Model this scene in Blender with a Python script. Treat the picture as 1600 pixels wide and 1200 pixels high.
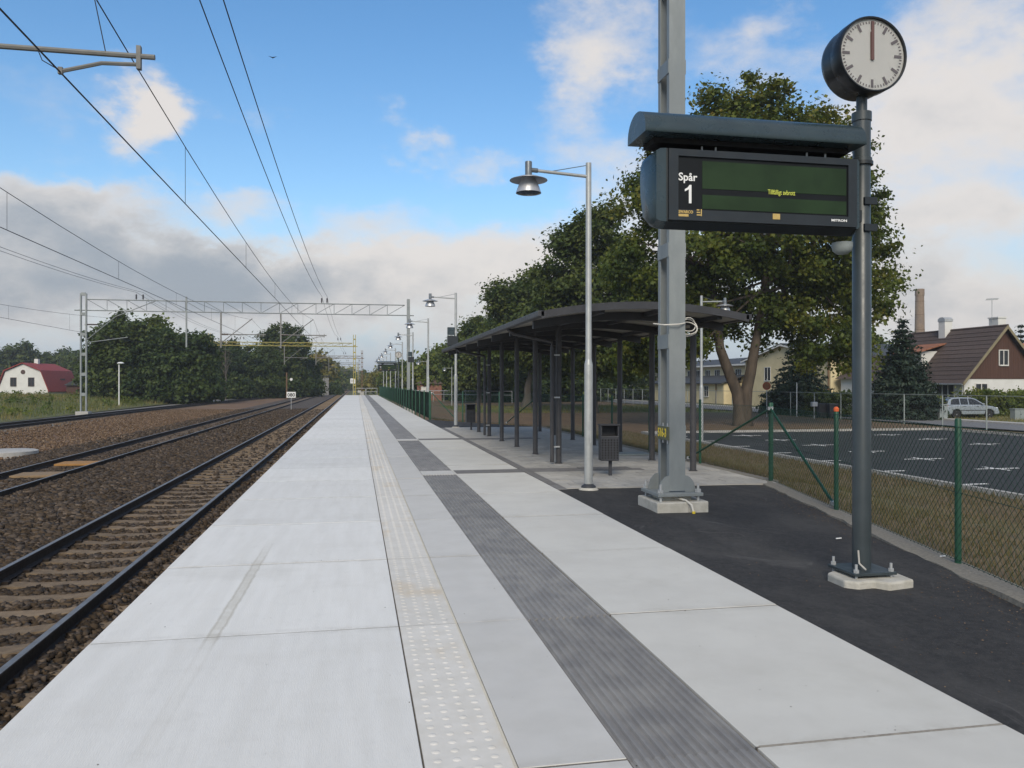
import bpy, math, random
import numpy as np
from mathutils import Vector, Matrix
R = math.radians
random.seed(7); rng = np.random.default_rng(7)
for o in list(bpy.data.objects): bpy.data.objects.remove(o)
scene = bpy.context.scene
COL = scene.collection
# ------------------------------------------------------------------ camera
CH = 1.7; YAW = R(11.0); F = 1250.0
cd = bpy.data.cameras.new('camera'); cam = bpy.data.objects.new('camera', cd); COL.objects.link(cam)
cam.location = (0, 0, CH); cam.rotation_euler = (R(90), 0, -YAW)
cd.sensor_width = 36; cd.lens = F/1600*36; cd.clip_end = 4000; cd.clip_start = 0.05
scene.camera = cam
# ------------------------------------------------------------------ exposure
scene.view_settings.view_transform = 'Standard'; scene.view_settings.look = 'None'
scene.view_settings.exposure = 0.5; scene.view_settings.gamma = 1.0
scene.view_settings.use_curve_mapping = False
# ------------------------------------------------------------------ sun
SUN_EL, SUN_AZ = R(36), R(196)          # azimuth clockwise from +Y
sd = bpy.data.lights.new('sun', 'SUN'); sd.energy = 2.1; sd.angle = R(26); sd.color = (1, .89, .72)
sun = bpy.data.objects.new('sun', sd); COL.objects.link(sun)
sdir = Vector((math.cos(SUN_EL)*math.sin(SUN_AZ), math.cos(SUN_EL)*math.cos(SUN_AZ), math.sin(SUN_EL)))
sun.rotation_euler = (-sdir).to_track_quat('-Z', 'Y').to_euler(); sun.location = (20, -30, 60)
# ------------------------------------------------------------------ sky and clouds
class NT:
    def __init__(s, tree): s.t = tree; s.n = tree.nodes; s.l = tree.links
    def new(s, typ, **kw):
        n = s.n.new(typ)
        for k, v in kw.items(): setattr(n, k, v)
        return n
    def put(s, sock, v):
        if isinstance(v, bpy.types.NodeSocket): s.l.new(v, sock)
        elif v is not None: sock.default_value = v
    def math(s, op, a, b=None, c=None, clamp=False):
        n = s.new('ShaderNodeMath', operation=op, use_clamp=clamp)
        for i, v in enumerate((a, b, c)):
            if v is not None: s.put(n.inputs[i], v)
        return n.outputs[0]
    def vmath(s, op, a, b=None, out=0):
        n = s.new('ShaderNodeVectorMath', operation=op)
        s.put(n.inputs[0], a)
        if b is not None: s.put(n.inputs[1], b)
        return n.outputs[out]
    def noise(s, vec, scale, detail=4, rough=.55, col=False):
        n = s.new('ShaderNodeTexNoise'); s.put(n.inputs['Vector'], vec)
        n.inputs['Scale'].default_value = scale; n.inputs['Detail'].default_value = detail; n.inputs['Roughness'].default_value = rough
        return n.outputs['Color' if col else 'Fac']
    def mix(s, f, a, b, blend='MIX'):
        n = s.new('ShaderNodeMix', data_type='RGBA', blend_type=blend)
        s.put(n.inputs['Factor'], f); s.put(n.inputs[6], a); s.put(n.inputs[7], b)
        return n.outputs[2]
    def smooth(s, v, lo, hi, a=0., b=1.):
        n = s.new('ShaderNodeMapRange', interpolation_type='SMOOTHSTEP')
        s.put(n.inputs[0], v)
        for i, x in zip((1, 2, 3, 4), (lo, hi, a, b)): s.put(n.inputs[i], x)
        return n.outputs[0]
    def lin(s, v, lo, hi, a=0., b=1.):
        n = s.new('ShaderNodeMapRange'); s.put(n.inputs[0], v)
        for i, x in zip((1, 2, 3, 4), (lo, hi, a, b)): s.put(n.inputs[i], x)
        return n.outputs[0]
def c4(c): return (c[0], c[1], c[2], 1)
def skydir(px, py):                       # direction in the world of a place in the sky
    u, v = px-800, 600-py
    d = Vector((u*math.cos(YAW)+F*math.sin(YAW), -u*math.sin(YAW)+F*math.cos(YAW), v)); return d.normalized()
world = bpy.data.worlds.new('World'); scene.world = world; world.use_nodes = True
w = NT(world.node_tree); w.n.clear()
sky = w.new('ShaderNodeTexSky', sky_type='NISHITA', sun_disc=False)
sky.sun_elevation = SUN_EL; sky.sun_rotation = SUN_AZ; sky.air_density = 1.15; sky.dust_density = 0.35; sky.ozone_density = 2.2
D = w.new('ShaderNodeTexCoord').outputs['Generated']
squash = w.vmath('MULTIPLY', D, (1, 1, 1.8))
n_big = w.noise(squash, 4.0, 8, .6)
n_fine = w.noise(squash, 12.0, 9, .64)
warp = w.vmath('MULTIPLY', w.vmath('SUBTRACT', w.noise(squash, 9., 6, .62, col=True), (.5, .5, .5)), (.15, .15, .10))
Dw = w.vmath('ADD', D, warp)
#         px    py   rx   ry  weight grey
CLOUDS = [(90, 410, 260, 75, 1.15, 1.2), (20, 330, 170, 40, .7, .5), (450, 432, 220, 46, .85, .7), (232, 170, 58, 52, 1.35, .0), (392, 172, 48, 34, .55, .1), (120, 292, 100, 20, .6, .3),
          (375, 320, 75, 26, .6, .2), (612, 175, 36, 34, .6, .1), (655, 238, 48, 30, .75, .1), (770, 266, 55, 24, .6, .1),
          (945, 45, 115, 85, 1.0, .1), (900, 150, 60, 70, .62, .1), (980, 280, 110, 65, .75, .1), (1185, 80, 110, 65, .7, .1),
          (1500, 150, 210, 160, 1.2, .5), (1540, 330, 260, 60, .7, .3), (1500, 480, 300, 90, 1.0, .45), (660, 400, 170, 48, .9, .0), (760, 470, 380, 60, .8, .5), (950, 400, 220, 70, .7, .2), (1380, 280, 380, 240, .32, .1), (300, 500, 500, 46, .6, .6), (560, 330, 60, 20, .4, 0)]
tot = grey = None
for px, py, rx, ry, wt, gr in CLOUDS:
    c = skydir(px, py); k = rx/ry
    diff = w.vmath('MULTIPLY', w.vmath('SUBTRACT', Dw, tuple(c)), (1, 1, k))
    dist = w.vmath('LENGTH', diff, out=1)
    b = w.smooth(dist, 1.7*rx/F*c.y, .05*rx/F*c.y, 0, 1)
    bw = w.math('MULTIPLY', b, wt); bg = w.math('MULTIPLY', b, gr)
    tot = bw if tot is None else w.math('ADD', tot, bw)
    grey = bg if grey is None else w.math('ADD', grey, bg)
cov = w.math('ADD', w.math('MULTIPLY', w.math('SUBTRACT', n_big, .5), 1.9), w.math('MULTIPLY', w.math('SUBTRACT', n_fine, .5), .9))
sep = w.new('ShaderNodeSeparateXYZ'); w.put(sep.inputs[0], D)
behind = w.smooth(sep.outputs[1], .55, .0, 0, .62)          # the broken cloud goes on round the rest of the sky
dens = w.math('ADD', w.math('ADD', tot, behind), cov)
mask = w.math('MULTIPLY', w.smooth(dens, .10, 1.1, 0, 1), .94)
gfac = w.math('MULTIPLY', w.smooth(w.math('ADD', w.math('ADD', grey, w.math('MULTIPLY', w.math('SUBTRACT', n_big, .5), 2.2)), w.math('MULTIPLY', w.math('SUBTRACT', n_fine, .5), 1.5)), .15, 1.75, 0, 1), .95)
ccol = w.mix(gfac, c4((5.8, 5.45, 5.15)), c4((2.35, 2.65, 3.05)))
tint = w.mix(w.smooth(sep.outputs[2], .05, .5, 0, 1), c4((.92, 1.05, 1.12)), c4((.64, .97, 1.17)))
skyc = w.mix(1.0, sky.outputs[0], tint, 'MULTIPLY')
hz = w.smooth(sep.outputs[2], .24, .02, 0, .92)
skyc = w.mix(hz, skyc, c4((3.7, 4.15, 4.75)))
final = w.mix(mask, skyc, ccol)
bg = w.new('ShaderNodeBackground'); w.put(bg.inputs[0], final); bg.inputs[1].default_value = 0.1
w.l.new(bg.outputs[0], w.new('ShaderNodeOutputWorld').inputs[0])
# ------------------------------------------------------------------ materials
def position(m): return m.new('ShaderNodeNewGeometry').outputs['Position']
MATS = {}
def pm(name, c1, c2=None, scale=2., rough=.7, metal=0., bump=0., bscale=40., c3=None, s3=.3, rnd=0., stretch=(1, 1, 1), spec=.4, a3=.6, extra=None):
    """procedural surface: two noise tones, a broad third tone, a fine relief and a per-piece brightness"""
    mt = bpy.data.materials.new(name); mt.use_nodes = True; m = NT(mt.node_tree)
    bsdf = m.n['Principled BSDF']; P = position(m)
    Ps = m.vmath('MULTIPLY', P, stretch)
    c2 = c2 or tuple(x*.8 for x in c1)
    col = m.mix(m.smooth(m.noise(Ps, scale, 6, .62), .32, .68), c4(c1), c4(c2))
    if c3: col = m.mix(m.smooth(m.noise(P, s3, 4, .55), .48, .72, 0, a3), col, c4(c3))
    if rnd:
        oi = m.new('ShaderNodeObjectInfo')
        f = m.lin(oi.outputs['Random'], 0, 1, 1-rnd, 1+rnd)
        g = m.new('ShaderNodeCombineXYZ')
        for i in range(3): m.put(g.inputs[i], f)
        col = m.mix(1., col, g.outputs[0], 'MULTIPLY')
    if extra: col = extra(m, col, P)
    m.put(bsdf.inputs['Base Color'], col)
    bsdf.inputs['Roughness'].default_value = rough; bsdf.inputs['Metallic'].default_value = metal
    bsdf.inputs['Specular IOR Level'].default_value = spec
    m.put(bsdf.inputs['Roughness'], m.lin(m.noise(Ps, scale*2.3, 4), .3, .7, max(0, rough-.08), min(1, rough+.08)))
    if bump:
        b = m.new('ShaderNodeBump'); b.inputs['Strength'].default_value = bump; b.inputs['Distance'].default_value = .02
        m.put(b.inputs['Height'], m.noise(Ps, bscale, 5, .65)); m.l.new(b.outputs[0], bsdf.inputs['Normal'])
    MATS[name] = mt; return mt
def leafmat(name, cols, trans=.35, rough=.6, yellow=None):
    mt = bpy.data.materials.new(name); mt.use_nodes = True; m = NT(mt.node_tree); bsdf = m.n['Principled BSDF']
    at = m.new('ShaderNodeAttribute', attribute_name='tint'); ramp = m.new('ShaderNodeValToRGB')
    e = ramp.color_ramp.elements; e[0].position = 0; e[0].color = c4(cols[0]); e[1].position = 1; e[1].color = c4(cols[-1])
    for i, c in enumerate(cols[1:-1]): x = e.new((i+1)/(len(cols)-1)); x.color = c4(c)
    m.l.new(at.outputs['Fac'], ramp.inputs[0]); col = ramp.outputs[0]
    bsdf.inputs['Roughness'].default_value = rough; bsdf.inputs['Specular IOR Level'].default_value = .25
    m.put(bsdf.inputs['Base Color'], col)
    tr = m.new('ShaderNodeBsdfTranslucent'); m.put(tr.inputs[0], m.mix(1., col, c4((1.25, 1.3, .6)), 'MULTIPLY'))
    ms = m.new('ShaderNodeMixShader'); ms.inputs[0].default_value = trans
    m.l.new(bsdf.outputs[0], ms.inputs[1]); m.l.new(tr.outputs[0], ms.inputs[2])
    m.l.new(ms.outputs[0], m.n['Material Output'].inputs[0])
    MATS[name] = mt; return mt
def concrete_dirt(m, col, P, s):
    fr = m.math('FRACT', m.math('DIVIDE', m.math('SUBTRACT', s.outputs[1], 3.46-3*2.2), 2.2))
    ed = m.math('MINIMUM', fr, m.math('SUBTRACT', 1., fr))
    g = m.math('MULTIPLY', m.smooth(ed, .055, .004), m.smooth(m.noise(P, 5, 6, .7), .38, .66))
    col = m.mix(m.math('MULTIPLY', g, .34), col, c4((.33, .31, .27)))
    pores = m.smooth(m.noise(P, 150, 2, .5), .66, .74)
    col = m.mix(m.math('MULTIPLY', pores, .28), col, c4((.27, .26, .245)))
    blot = m.math('MULTIPLY', m.smooth(m.noise(P, 4.5, 8, .72), .5, .8), .22)
    return m.mix(blot, col, c4((.43, .42, .39)))
def stain(m, col, P):                      # the long repair streak and smudges on the edge slabs
    s = m.new('ShaderNodeSeparateXYZ'); m.put(s.inputs[0], P)
    wob = m.math('MULTIPLY', m.math('SUBTRACT', m.noise(P, 3.5, 5, .7), .5), .045)
    drift = m.math('MULTIPLY', m.math('SUBTRACT', s.outputs[1], 5.0), .012)
    dx = m.math('ABSOLUTE', m.math('ADD', m.math('SUBTRACT', m.math('ADD', s.outputs[0], .955), drift), wob))
    wid = m.smooth(dx, .055, .03)
    rim = m.math('MULTIPLY', m.smooth(dx, .018, .034), wid)
    along = m.math('MULTIPLY', m.smooth(s.outputs[1], 5.3, 5.75, 0.16, 1), m.smooth(s.outputs[1], 9.4, 7.3, 0, 1))
    blot = m.smooth(m.noise(P, 9, 5), .25, .6, .35, 1)
    f = m.math('MULTIPLY', m.math('MULTIPLY', wid, along), blot)
    col = m.mix(m.math('MULTIPLY', f, .4), col, c4((.43, .40, .32)))
    col = m.mix(m.math('MULTIPLY', m.math('MULTIPLY', rim, along), .36), col, c4((.30, .27, .21)))
    sm = m.math('MULTIPLY', m.smooth(m.noise(m.vmath('MULTIPLY', P, (.55, 1, 1)), .9, 6, .6), .52, .74), .3)
    col = m.mix(sm, col, c4((.47, .455, .41)))
    sp = m.smooth(m.noise(P, 26, 2), .77, .82)
    return concrete_dirt(m, m.mix(m.math('MULTIPLY', sp, .5), col, c4((.3, .29, .27))), P, s)
def speck(m, col, P):
    sm = m.math('MULTIPLY', m.smooth(m.noise(P, 1.1, 6, .6), .5, .75), .35)
    col = m.mix(sm, col, c4((.42, .41, .37)))
    sp = m.smooth(m.noise(P, 22, 2), .76, .8)
    s = m.new('ShaderNodeSeparateXYZ'); m.put(s.inputs[0], P)
    return concrete_dirt(m, m.mix(m.math('MULTIPLY', sp, .55), col, c4((.26, .25, .23))), P, s)
def rust(m, col, P):
    f = m.math('MULTIPLY', m.smooth(m.noise(m.vmath('MULTIPLY', P, (1, .5, 1)), 1.7, 6, .6), .52, .7), .5)
    return m.mix(f, col, c4((.52, .40, .24)))
def worn(m, col, P):                       # scuffs and dust on new asphalt
    f = m.math('MULTIPLY', m.smooth(m.noise(m.vmath('MULTIPLY', P, (1.5, .8, 1)), .9, 9, .68), .42, .7), .7)
    col = m.mix(f, col, c4((.075, .073, .071)))
    g = m.math('MULTIPLY', m.smooth(m.noise(m.vmath('MULTIPLY', m.vmath('ADD', P, m.vmath('MULTIPLY', m.noise(P, .5, 2, col=True), (2.5, 2.5, 0))), (5, .45, 1)), 1.6, 4, .6), .60, .74), .45)
    col = m.mix(g, col, c4((.16, .155, .15)))
    s = m.smooth(m.noise(P, 75, 3), .58, .68)
    return m.mix(m.math('MULTIPLY', s, .35), col, c4((.12, .115, .11)))
pm('slab_edge', (.70, .695, .67), (.65, .643, .615), 3.0, .8, bump=.22, bscale=70, stretch=(2.6, .25, 1), rnd=.045, extra=stain)
pm('slab_plain', (.55, .542, .52), (.51, .502, .48), 2.6, .82, bump=.06, bscale=120, rnd=.035, extra=speck)
pm('slab_wide', (.58, .572, .535), (.535, .525, .49), 1.7, .82, bump=.08, bscale=120, rnd=.03, extra=speck)
pm('tactile', (.63, .61, .57), (.57, .55, .505), 6, .8, bump=.06, bscale=130, rnd=.03, extra=rust)
pm('slab_dark', (.20, .198, .20), (.275, .27, .262), 5, .85, bump=.2, bscale=90, c3=(.17, .17, .175), s3=1.4, rnd=.09, stretch=(1, .6, 1))
pm('joint_sand', (.17, .155, .135), (.11, .10, .09), 30, .95)
pm('white_line', (.78, .78, .77), (.7, .7, .69), 8, .7)
pm('concrete', (.42, .41, .39), (.34, .335, .32), 4, .9, bump=.25, bscale=60)
pm('concrete_foot', (.50, .485, .44), (.40, .385, .34), 9, .9, bump=.5, bscale=50)
pm('paver', (.40, .385, .355), (.33, .32, .30), 9, .9, bump=.3, bscale=90, rnd=.13, c3=(.46, .44, .40), s3=.9)
pm('paver_dark', (.15, .145, .145), (.185, .18, .175), 9, .9, bump=.3, bscale=90, rnd=.1)
pm('asphalt_path', (.031, .031, .033), (.048, .047, .047), 14, .88, bump=.6, bscale=170, spec=.25, extra=worn)
pm('asphalt_parking', (.030, .031, .034), (.042, .043, .046), 6, .9, bump=.4, bscale=140, spec=.25, c3=(.05, .05, .053), s3=.4)
pm('street_asphalt', (.17, .17, .175), (.13, .13, .135), 3, .9)
pm('kerb', (.40, .39, .37), (.31, .30, .285), 5, .9, rnd=.1)
pm('gravel_kerb', (.27, .25, .21), (.19, .175, .15), 30, .95, bump=.7, bscale=60)
def ballast_cells(m, col, P):
    v = m.new('ShaderNodeTexVoronoi'); m.put(v.inputs['Vector'], P); v.inputs['Scale'].default_value = 15
    col = m.mix(.55, col, m.mix(1., m.mix(.7, v.outputs['Color'], c4((.5, .5, .5))), c4((.25, .2, .16)), 'MULTIPLY'))
    return m.mix(m.smooth(v.outputs['Distance'], .4, .75, 0, .8), col, c4((.02, .017, .015)))
pm('ballast', (.085, .06, .039), (.05, .035, .025), 3, .95, bump=.8, bscale=22, c3=(.125, .10, .08), s3=.35, extra=ballast_cells)
pm('gravel_brown', (.185, .11, .06), (.125, .075, .043), 5, .95, bump=.8, bscale=20, c3=(.20, .155, .11), s3=.18)
pm('gravel_grey', (.20, .195, .185), (.14, .135, .13), 8, .95, bump=.8, bscale=24)
pm('rail_steel', (.034, .023, .017), (.022, .016, .013), 12, .75, metal=.2)
pm('rail_top', (.26, .25, .24), (.20, .19, .18), 5, .5, metal=.6)
pm('sleeper', (.22, .162, .104), (.15, .11, .072), 9, .95, bump=.4, bscale=50, rnd=.15)
pm('sleeper_old', (.13, .10, .075), (.10, .078, .06), 9, .95, rnd=.15)
pm('soil', (.155, .098, .052), (.115, .073, .04), .8, .98, bump=.6, bscale=12, c3=(.13, .105, .05), s3=.12)
pm('bank_soil', (.15, .105, .055), (.105, .073, .04), 1.5, .98, bump=.7, bscale=16, c3=(.12, .115, .045), s3=.35, a3=.6)
pm('meadow', (.085, .10, .032), (.11, .10, .04), .5, .98, bump=.6, bscale=6, c3=(.06, .085, .025), s3=.05)
pm('lawn', (.085, .11, .03), (.12, .115, .04), .7, .98, bump=.5, bscale=8)
pm('galv', (.44, .455, .465), (.36, .375, .385), 6, .5, metal=.35, c3=(.50, .52, .53), s3=2.)
pm('galv_lamp', (.42, .435, .435), (.36, .375, .375), 6, .45, metal=.4)
pm('mast_steel', (.25, .275, .28), (.20, .222, .232), 3.2, .55, metal=.25, stretch=(1, 1, .35), c3=(.29, .31, .315), s3=1.2)
pm('lamp_alu', (.52, .53, .55), (.46, .47, .49), 8, .38, metal=.6)
pm('lamp_dark', (.17, .19, .21), (.14, .155, .17), 8, .4, metal=.5)
pm('insulator', (.055, .045, .04), (.04, .03, .03), 8, .3)
pm('wire', (.03, .03, .032), (.025, .025, .027), 8, .6)
pm('yellow_steel', (.36, .31, .075), (.27, .23, .07), 3, .7)
pm('brown_steel', (.17, .10, .05), (.12, .075, .045), 3, .8)
pm('far_steel', (.20, .20, .19), (.15, .15, .145), 3, .7)
pm('green_paint', (.012, .072, .040), (.010, .055, .031), 6, .5, c3=(.02, .09, .052), s3=3.)
pm('green_wire', (.012, .048, .032), (.010, .038, .026), 6, .5)
pm('cap_silver', (.55, .56, .57), (.48, .49, .5), 6, .45, metal=.4)
pm('orange_plastic', (.62, .12, .035), (.5, .10, .03), 6, .6)
pm('anthracite', (.046, .047, .053), (.036, .037, .042), 6, .45, c3=(.056, .056, .062), s3=1.)
pm('column_paint', (.060, .059, .064), (.046, .046, .051), 6, .5)
pm('soffit', (.34, .325, .29), (.27, .255, .225), 3, .7)
pm('bin_paint', (.040, .042, .050), (.030, .032, .038), 6, .5)
pm('black', (.008, .008, .009), (.005, .005, .006), 6, .8)
pm('sign_paint', (.026, .044, .052), (.020, .035, .043), 4, .30, spec=.55, c3=(.036, .052, .062), s3=1.5)
pm('sign_frame', (.019, .024, .029), (.015, .019, .023), 5, .4)
pm('sign_black', (.007, .009, .011), (.005, .006, .008), 5, .55, spec=.2)
pm('pole_paint', (.038, .050, .057), (.030, .040, .046), 4, .38, spec=.5)
pm('print_white', (.75, .76, .76), (.7, .71, .71), 5, .7)
pm('print_gold', (.50, .36, .13), (.42, .30, .10), 40, .5)
pm('print_yellow', (.72, .55, .04), (.66, .50, .035), 40, .6)
pm('label_back', (.10, .105, .06), (.09, .095, .055), 40, .6)
pm('clock_face', (.84, .84, .82), (.81, .81, .79), 4, .45)
pm('clock_mark', (.11, .10, .11), (.10, .09, .10), 6, .6)
pm('clock_hand', (.125, .065, .058), (.11, .055, .05), 6, .5)
pm('clock_case', (.012, .014, .018), (.009, .011, .014), 6, .33, spec=.4)
pm('cable_white', (.62, .60, .55), (.55, .53, .48), 6, .6)
pm('plaster_cream', (.64, .545, .34), (.59, .50, .305), 1.2, .9, c3=(.50, .42, .25), s3=.3)
pm('plaster_white', (.63, .63, .61), (.57, .57, .55), 1.2, .9)
pm('red_roof', (.27, .036, .026), (.21, .03, .023), 2, .7)
pm('roof_tile', (.085, .062, .054), (.065, .048, .043), 5, .85, rnd=.14)
pm('roof_orange', (.30, .125, .065), (.24, .10, .055), 5, .85, rnd=.12)
pm('roof_dark', (.050, .054, .060), (.04, .043, .048), 3, .75)
pm('wood_brown', (.085, .042, .030), (.066, .034, .025), 2, .8, stretch=(6, 6, .4))
pm('barge_wood', (.235, .20, .125), (.19, .165, .105), 3, .8)
pm('brick', (.25, .185, .13), (.19, .135, .095), 2, .9, c3=(.15, .12, .105), s3=.35)
pm('brick_red', (.25, .12, .085), (.2, .095, .07), 2, .9)
pm('glass_dark', (.03, .034, .04), (.018, .021, .025), 2, .2, spec=.35)
pm('frame_white', (.62, .61, .58), (.55, .54, .52), 5, .7)
pm('frame_dark', (.08, .045, .04), (.065, .04, .035), 5, .7)
pm('bark', (.09, .07, .052), (.045, .036, .028), 3.5, .95, bump=.9, bscale=14, stretch=(1, 1, .3))
pm('bark_grey', (.12, .105, .09), (.08, .07, .06), 3.5, .95, bump=.8, bscale=14, stretch=(1, 1, .3))
pm('car_paint', (.34, .38, .42), (.32, .36, .40), 3, .28, metal=.45, spec=.6)
pm('car_trim', (.03, .032, .035), (.025, .026, .028), 5, .6)
pm('tyre', (.018, .018, .019), (.014, .014, .015), 5, .8)
pm('tail_red', (.42, .03, .02), (.36, .025, .02), 5, .3)
pm('cabinet', (.25, .28, .28), (.21, .24, .24), 4, .6)
pm('wood_board', (.36, .19, .06), (.28, .15, .05), 4, .8)
pm('wood_board_pale', (.27, .185, .10), (.22, .15, .085), 4, .8)
pm('sign_red', (.38, .09, .05), (.33, .08, .045), 4, .6)
pm('shed', (.23, .23, .225), (.19, .19, .187), 2, .85)
pm('bird', (.02, .02, .02), (.015, .015, .015), 2, .8)
# the liquid crystal panel: dim green with a faint cell structure, lit from within
mt = bpy.data.materials.new('lcd'); mt.use_nodes = True; m = NT(mt.node_tree); b = m.n['Principled BSDF']
P = position(m); cc = m.mix(m.smooth(m.noise(P, 3.2, 3), .35, .65), c4((.010, .022, .009)), c4((.014, .030, .012)))
m.put(b.inputs['Base Color'], cc); m.put(b.inputs['Emission Color'], cc); b.inputs['Emission Strength'].default_value = .22
b.inputs['Roughness'].default_value = .55; b.inputs['Specular IOR Level'].default_value = .2; MATS['lcd'] = mt
mt = bpy.data.materials.new('lcd_text'); mt.use_nodes = True; b = mt.node_tree.nodes['Principled BSDF']
b.inputs['Base Color'].default_value = (.3, .33, .05, 1); b.inputs['Emission Color'].default_value = (.42, .43, .07, 1); b.inputs['Emission Strength'].default_value = .42
MATS['lcd_text'] = mt
leafmat('leaf_maple', [(0.044, 0.069, 0.015), (0.073, 0.101, 0.018), (0.114, 0.133, 0.022), (0.155, 0.144, 0.025), (0.199, 0.118, 0.022)], .3)
leafmat('leaf_dark', [(0.038, 0.063, 0.018), (0.058, 0.087, 0.021), (0.083, 0.107, 0.025), (0.111, 0.126, 0.029)], .28)
leafmat('leaf_mid', [(0.048, 0.081, 0.018), (0.081, 0.115, 0.022), (0.126, 0.152, 0.028), (0.169, 0.166, 0.033)], .3)
leafmat('leaf_deep', [(0.023, 0.043, 0.015), (0.038, 0.063, 0.018), (0.058, 0.087, 0.021), (0.088, 0.110, 0.025)], .25)
leafmat('leaf_yellow', [(0.113, 0.129, 0.030), (0.189, 0.172, 0.038), (0.283, 0.223, 0.045)], .3)
leafmat('needle', [(0.013, 0.026, 0.021), (0.023, 0.042, 0.029), (0.039, 0.060, 0.036)], .12)
leafmat('grass_blade', [(0.098, 0.127, 0.039), (0.130, 0.150, 0.046), (0.195, 0.169, 0.065), (0.247, 0.195, 0.091)], .3)
leafmat('grass_dry', [(.085, .062, .034), (.125, .09, .048), (.105, .10, .042), (.165, .115, .065)], .2)
leafmat('gravel_mix', [(.07, .044, .027), (.12, .078, .047), (.165, .108, .066), (.23, .17, .12)], 0.0, .95)
leafmat('stone_mix', [(.024, .017, .012), (.05, .035, .022), (.082, .058, .037), (.06, .048, .04), (.14, .107, .08)], 0.0, .95)
# ------------------------------------------------------------------ mesh helpers
class MB:
    def __init__(s): s.v = []; s.f = []; s.m = []; s.k = 0
    def mat(s, k): s.k = k; return s
    def face(s, idx): s.f.append(tuple(idx)); s.m.append(s.k)
    def box(s, x0, x1, y0, y1, z0, z1):
        b = len(s.v)
        s.v += [(x0,y0,z0),(x1,y0,z0),(x1,y1,z0),(x0,y1,z0),(x0,y0,z1),(x1,y0,z1),(x1,y1,z1),(x0,y1,z1)]
        for q in ((3,2,1,0),(4,5,6,7),(0,1,5,4),(1,2,6,5),(2,3,7,6),(3,0,4,7)): s.face([b+i for i in q])
        return s
    def bar(s, p, q, wx, wz):                      # rectangular bar from p to q
        p = Vector(p); q = Vector(q); d = (q-p).normalized()
        up = Vector((0,0,1)) if abs(d.z) < .95 else Vector((0,1,0))
        a = d.cross(up).normalized()*wx/2; c = a.cross(d).normalized()*wz/2
        b = len(s.v)
        for o in (p, q): s.v += [tuple(o-a-c), tuple(o+a-c), tuple(o+a+c), tuple(o-a+c)]
        for f in ((0,1,2,3),(7,6,5,4),(0,4,5,1),(1,5,6,2),(2,6,7,3),(3,7,4,0)): s.face([b+i for i in f])
        return s
    def quad(s, *pts):
        b = len(s.v); s.v += [tuple(p) for p in pts]; s.face(range(b, b+len(pts))); return s
    def tube(s, pts, r, n=8, caps=True):
        pts = [Vector(p) for p in pts]; rs = r if isinstance(r, (list, tuple)) else [r]*len(pts)
        b = len(s.v); prev = None
        for i, p in enumerate(pts):
            d = (pts[min(i+1, len(pts)-1)]-pts[max(i-1, 0)]).normalized()
            if prev is None:
                up = Vector((0,0,1)) if abs(d.z) < .9 else Vector((1,0,0)); a = d.cross(up).normalized()
            else:
                a = (prev-d*prev.dot(d)).normalized()
            prev = a; c = d.cross(a)
            for k in range(n):
                t = 2*math.pi*k/n; s.v.append(tuple(p+(a*math.cos(t)+c*math.sin(t))*rs[i]))
        for i in range(len(pts)-1):
            for k in range(n):
                k2 = (k+1) % n; s.face((b+i*n+k, b+i*n+k2, b+(i+1)*n+k2, b+(i+1)*n+k))
        if caps:
            s.face([b+k for k in range(n)][::-1]); s.face([b+(len(pts)-1)*n+k for k in range(n)])
        return s
    def lathe(s, prof, n=24, c=(0,0,0), axis='z'):
        b = len(s.v)
        for r, h in prof:
            for k in range(n):
                t = 2*math.pi*k/n; x, y = r*math.cos(t), r*math.sin(t)
                p = (x, y, h) if axis == 'z' else ((x, h, y) if axis == 'y' else (h, x, y))
                s.v.append((c[0]+p[0], c[1]+p[1], c[2]+p[2]))
        for i in range(len(prof)-1):
            for k in range(n):
                k2 = (k+1) % n; q = (b+i*n+k, b+i*n+k2, b+(i+1)*n+k2, b+(i+1)*n+k)
                s.face(q if axis != 'y' else q[::-1])
        if prof[0][0] > 1e-6: s.face([b+k for k in range(n)][::-1] if axis != 'y' else [b+k for k in range(n)])
        e = b+(len(prof)-1)*n
        if prof[-1][0] > 1e-6: s.face([e+k for k in range(n)] if axis != 'y' else [e+k for k in range(n)][::-1])
        return s
    def prism(s, poly, a0, a1, axis='x'):          # polygon in the other two axes, extruded along axis
        b = len(s.v); n = len(poly)
        for a in (a0, a1):
            for p, q in poly: s.v.append({'x': (a,p,q), 'y': (p,a,q), 'z': (p,q,a)}[axis])
        s.face(range(b, b+n)); s.face(range(b+2*n-1, b+n-1, -1))
        for i in range(n):
            j = (i+1) % n; s.face((b+j, b+i, b+n+i, b+n+j))
        return s
    def mesh(s, name, mats, smooth=False):
        me = bpy.data.meshes.new(name); me.from_pydata(s.v, [], s.f)
        for k in (mats if isinstance(mats, (list, tuple)) else [mats]): me.materials.append(MATS[k])
        me.polygons.foreach_set('material_index', s.m)
        if smooth: me.polygons.foreach_set('use_smooth', [True]*len(s.f))
        import bmesh
        bm = bmesh.new(); bm.from_mesh(me); bmesh.ops.recalc_face_normals(bm, faces=bm.faces); bm.to_mesh(me); bm.free()
        if smooth: me.set_sharp_from_angle(angle=R(38))
        me.update(); return me
    def build(s, name, mats, parent=None, smooth=False, bevel=0., loc=None, seg=2):
        return put(name, s.mesh(name, mats, smooth), parent, smooth, bevel, loc, seg)
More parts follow.
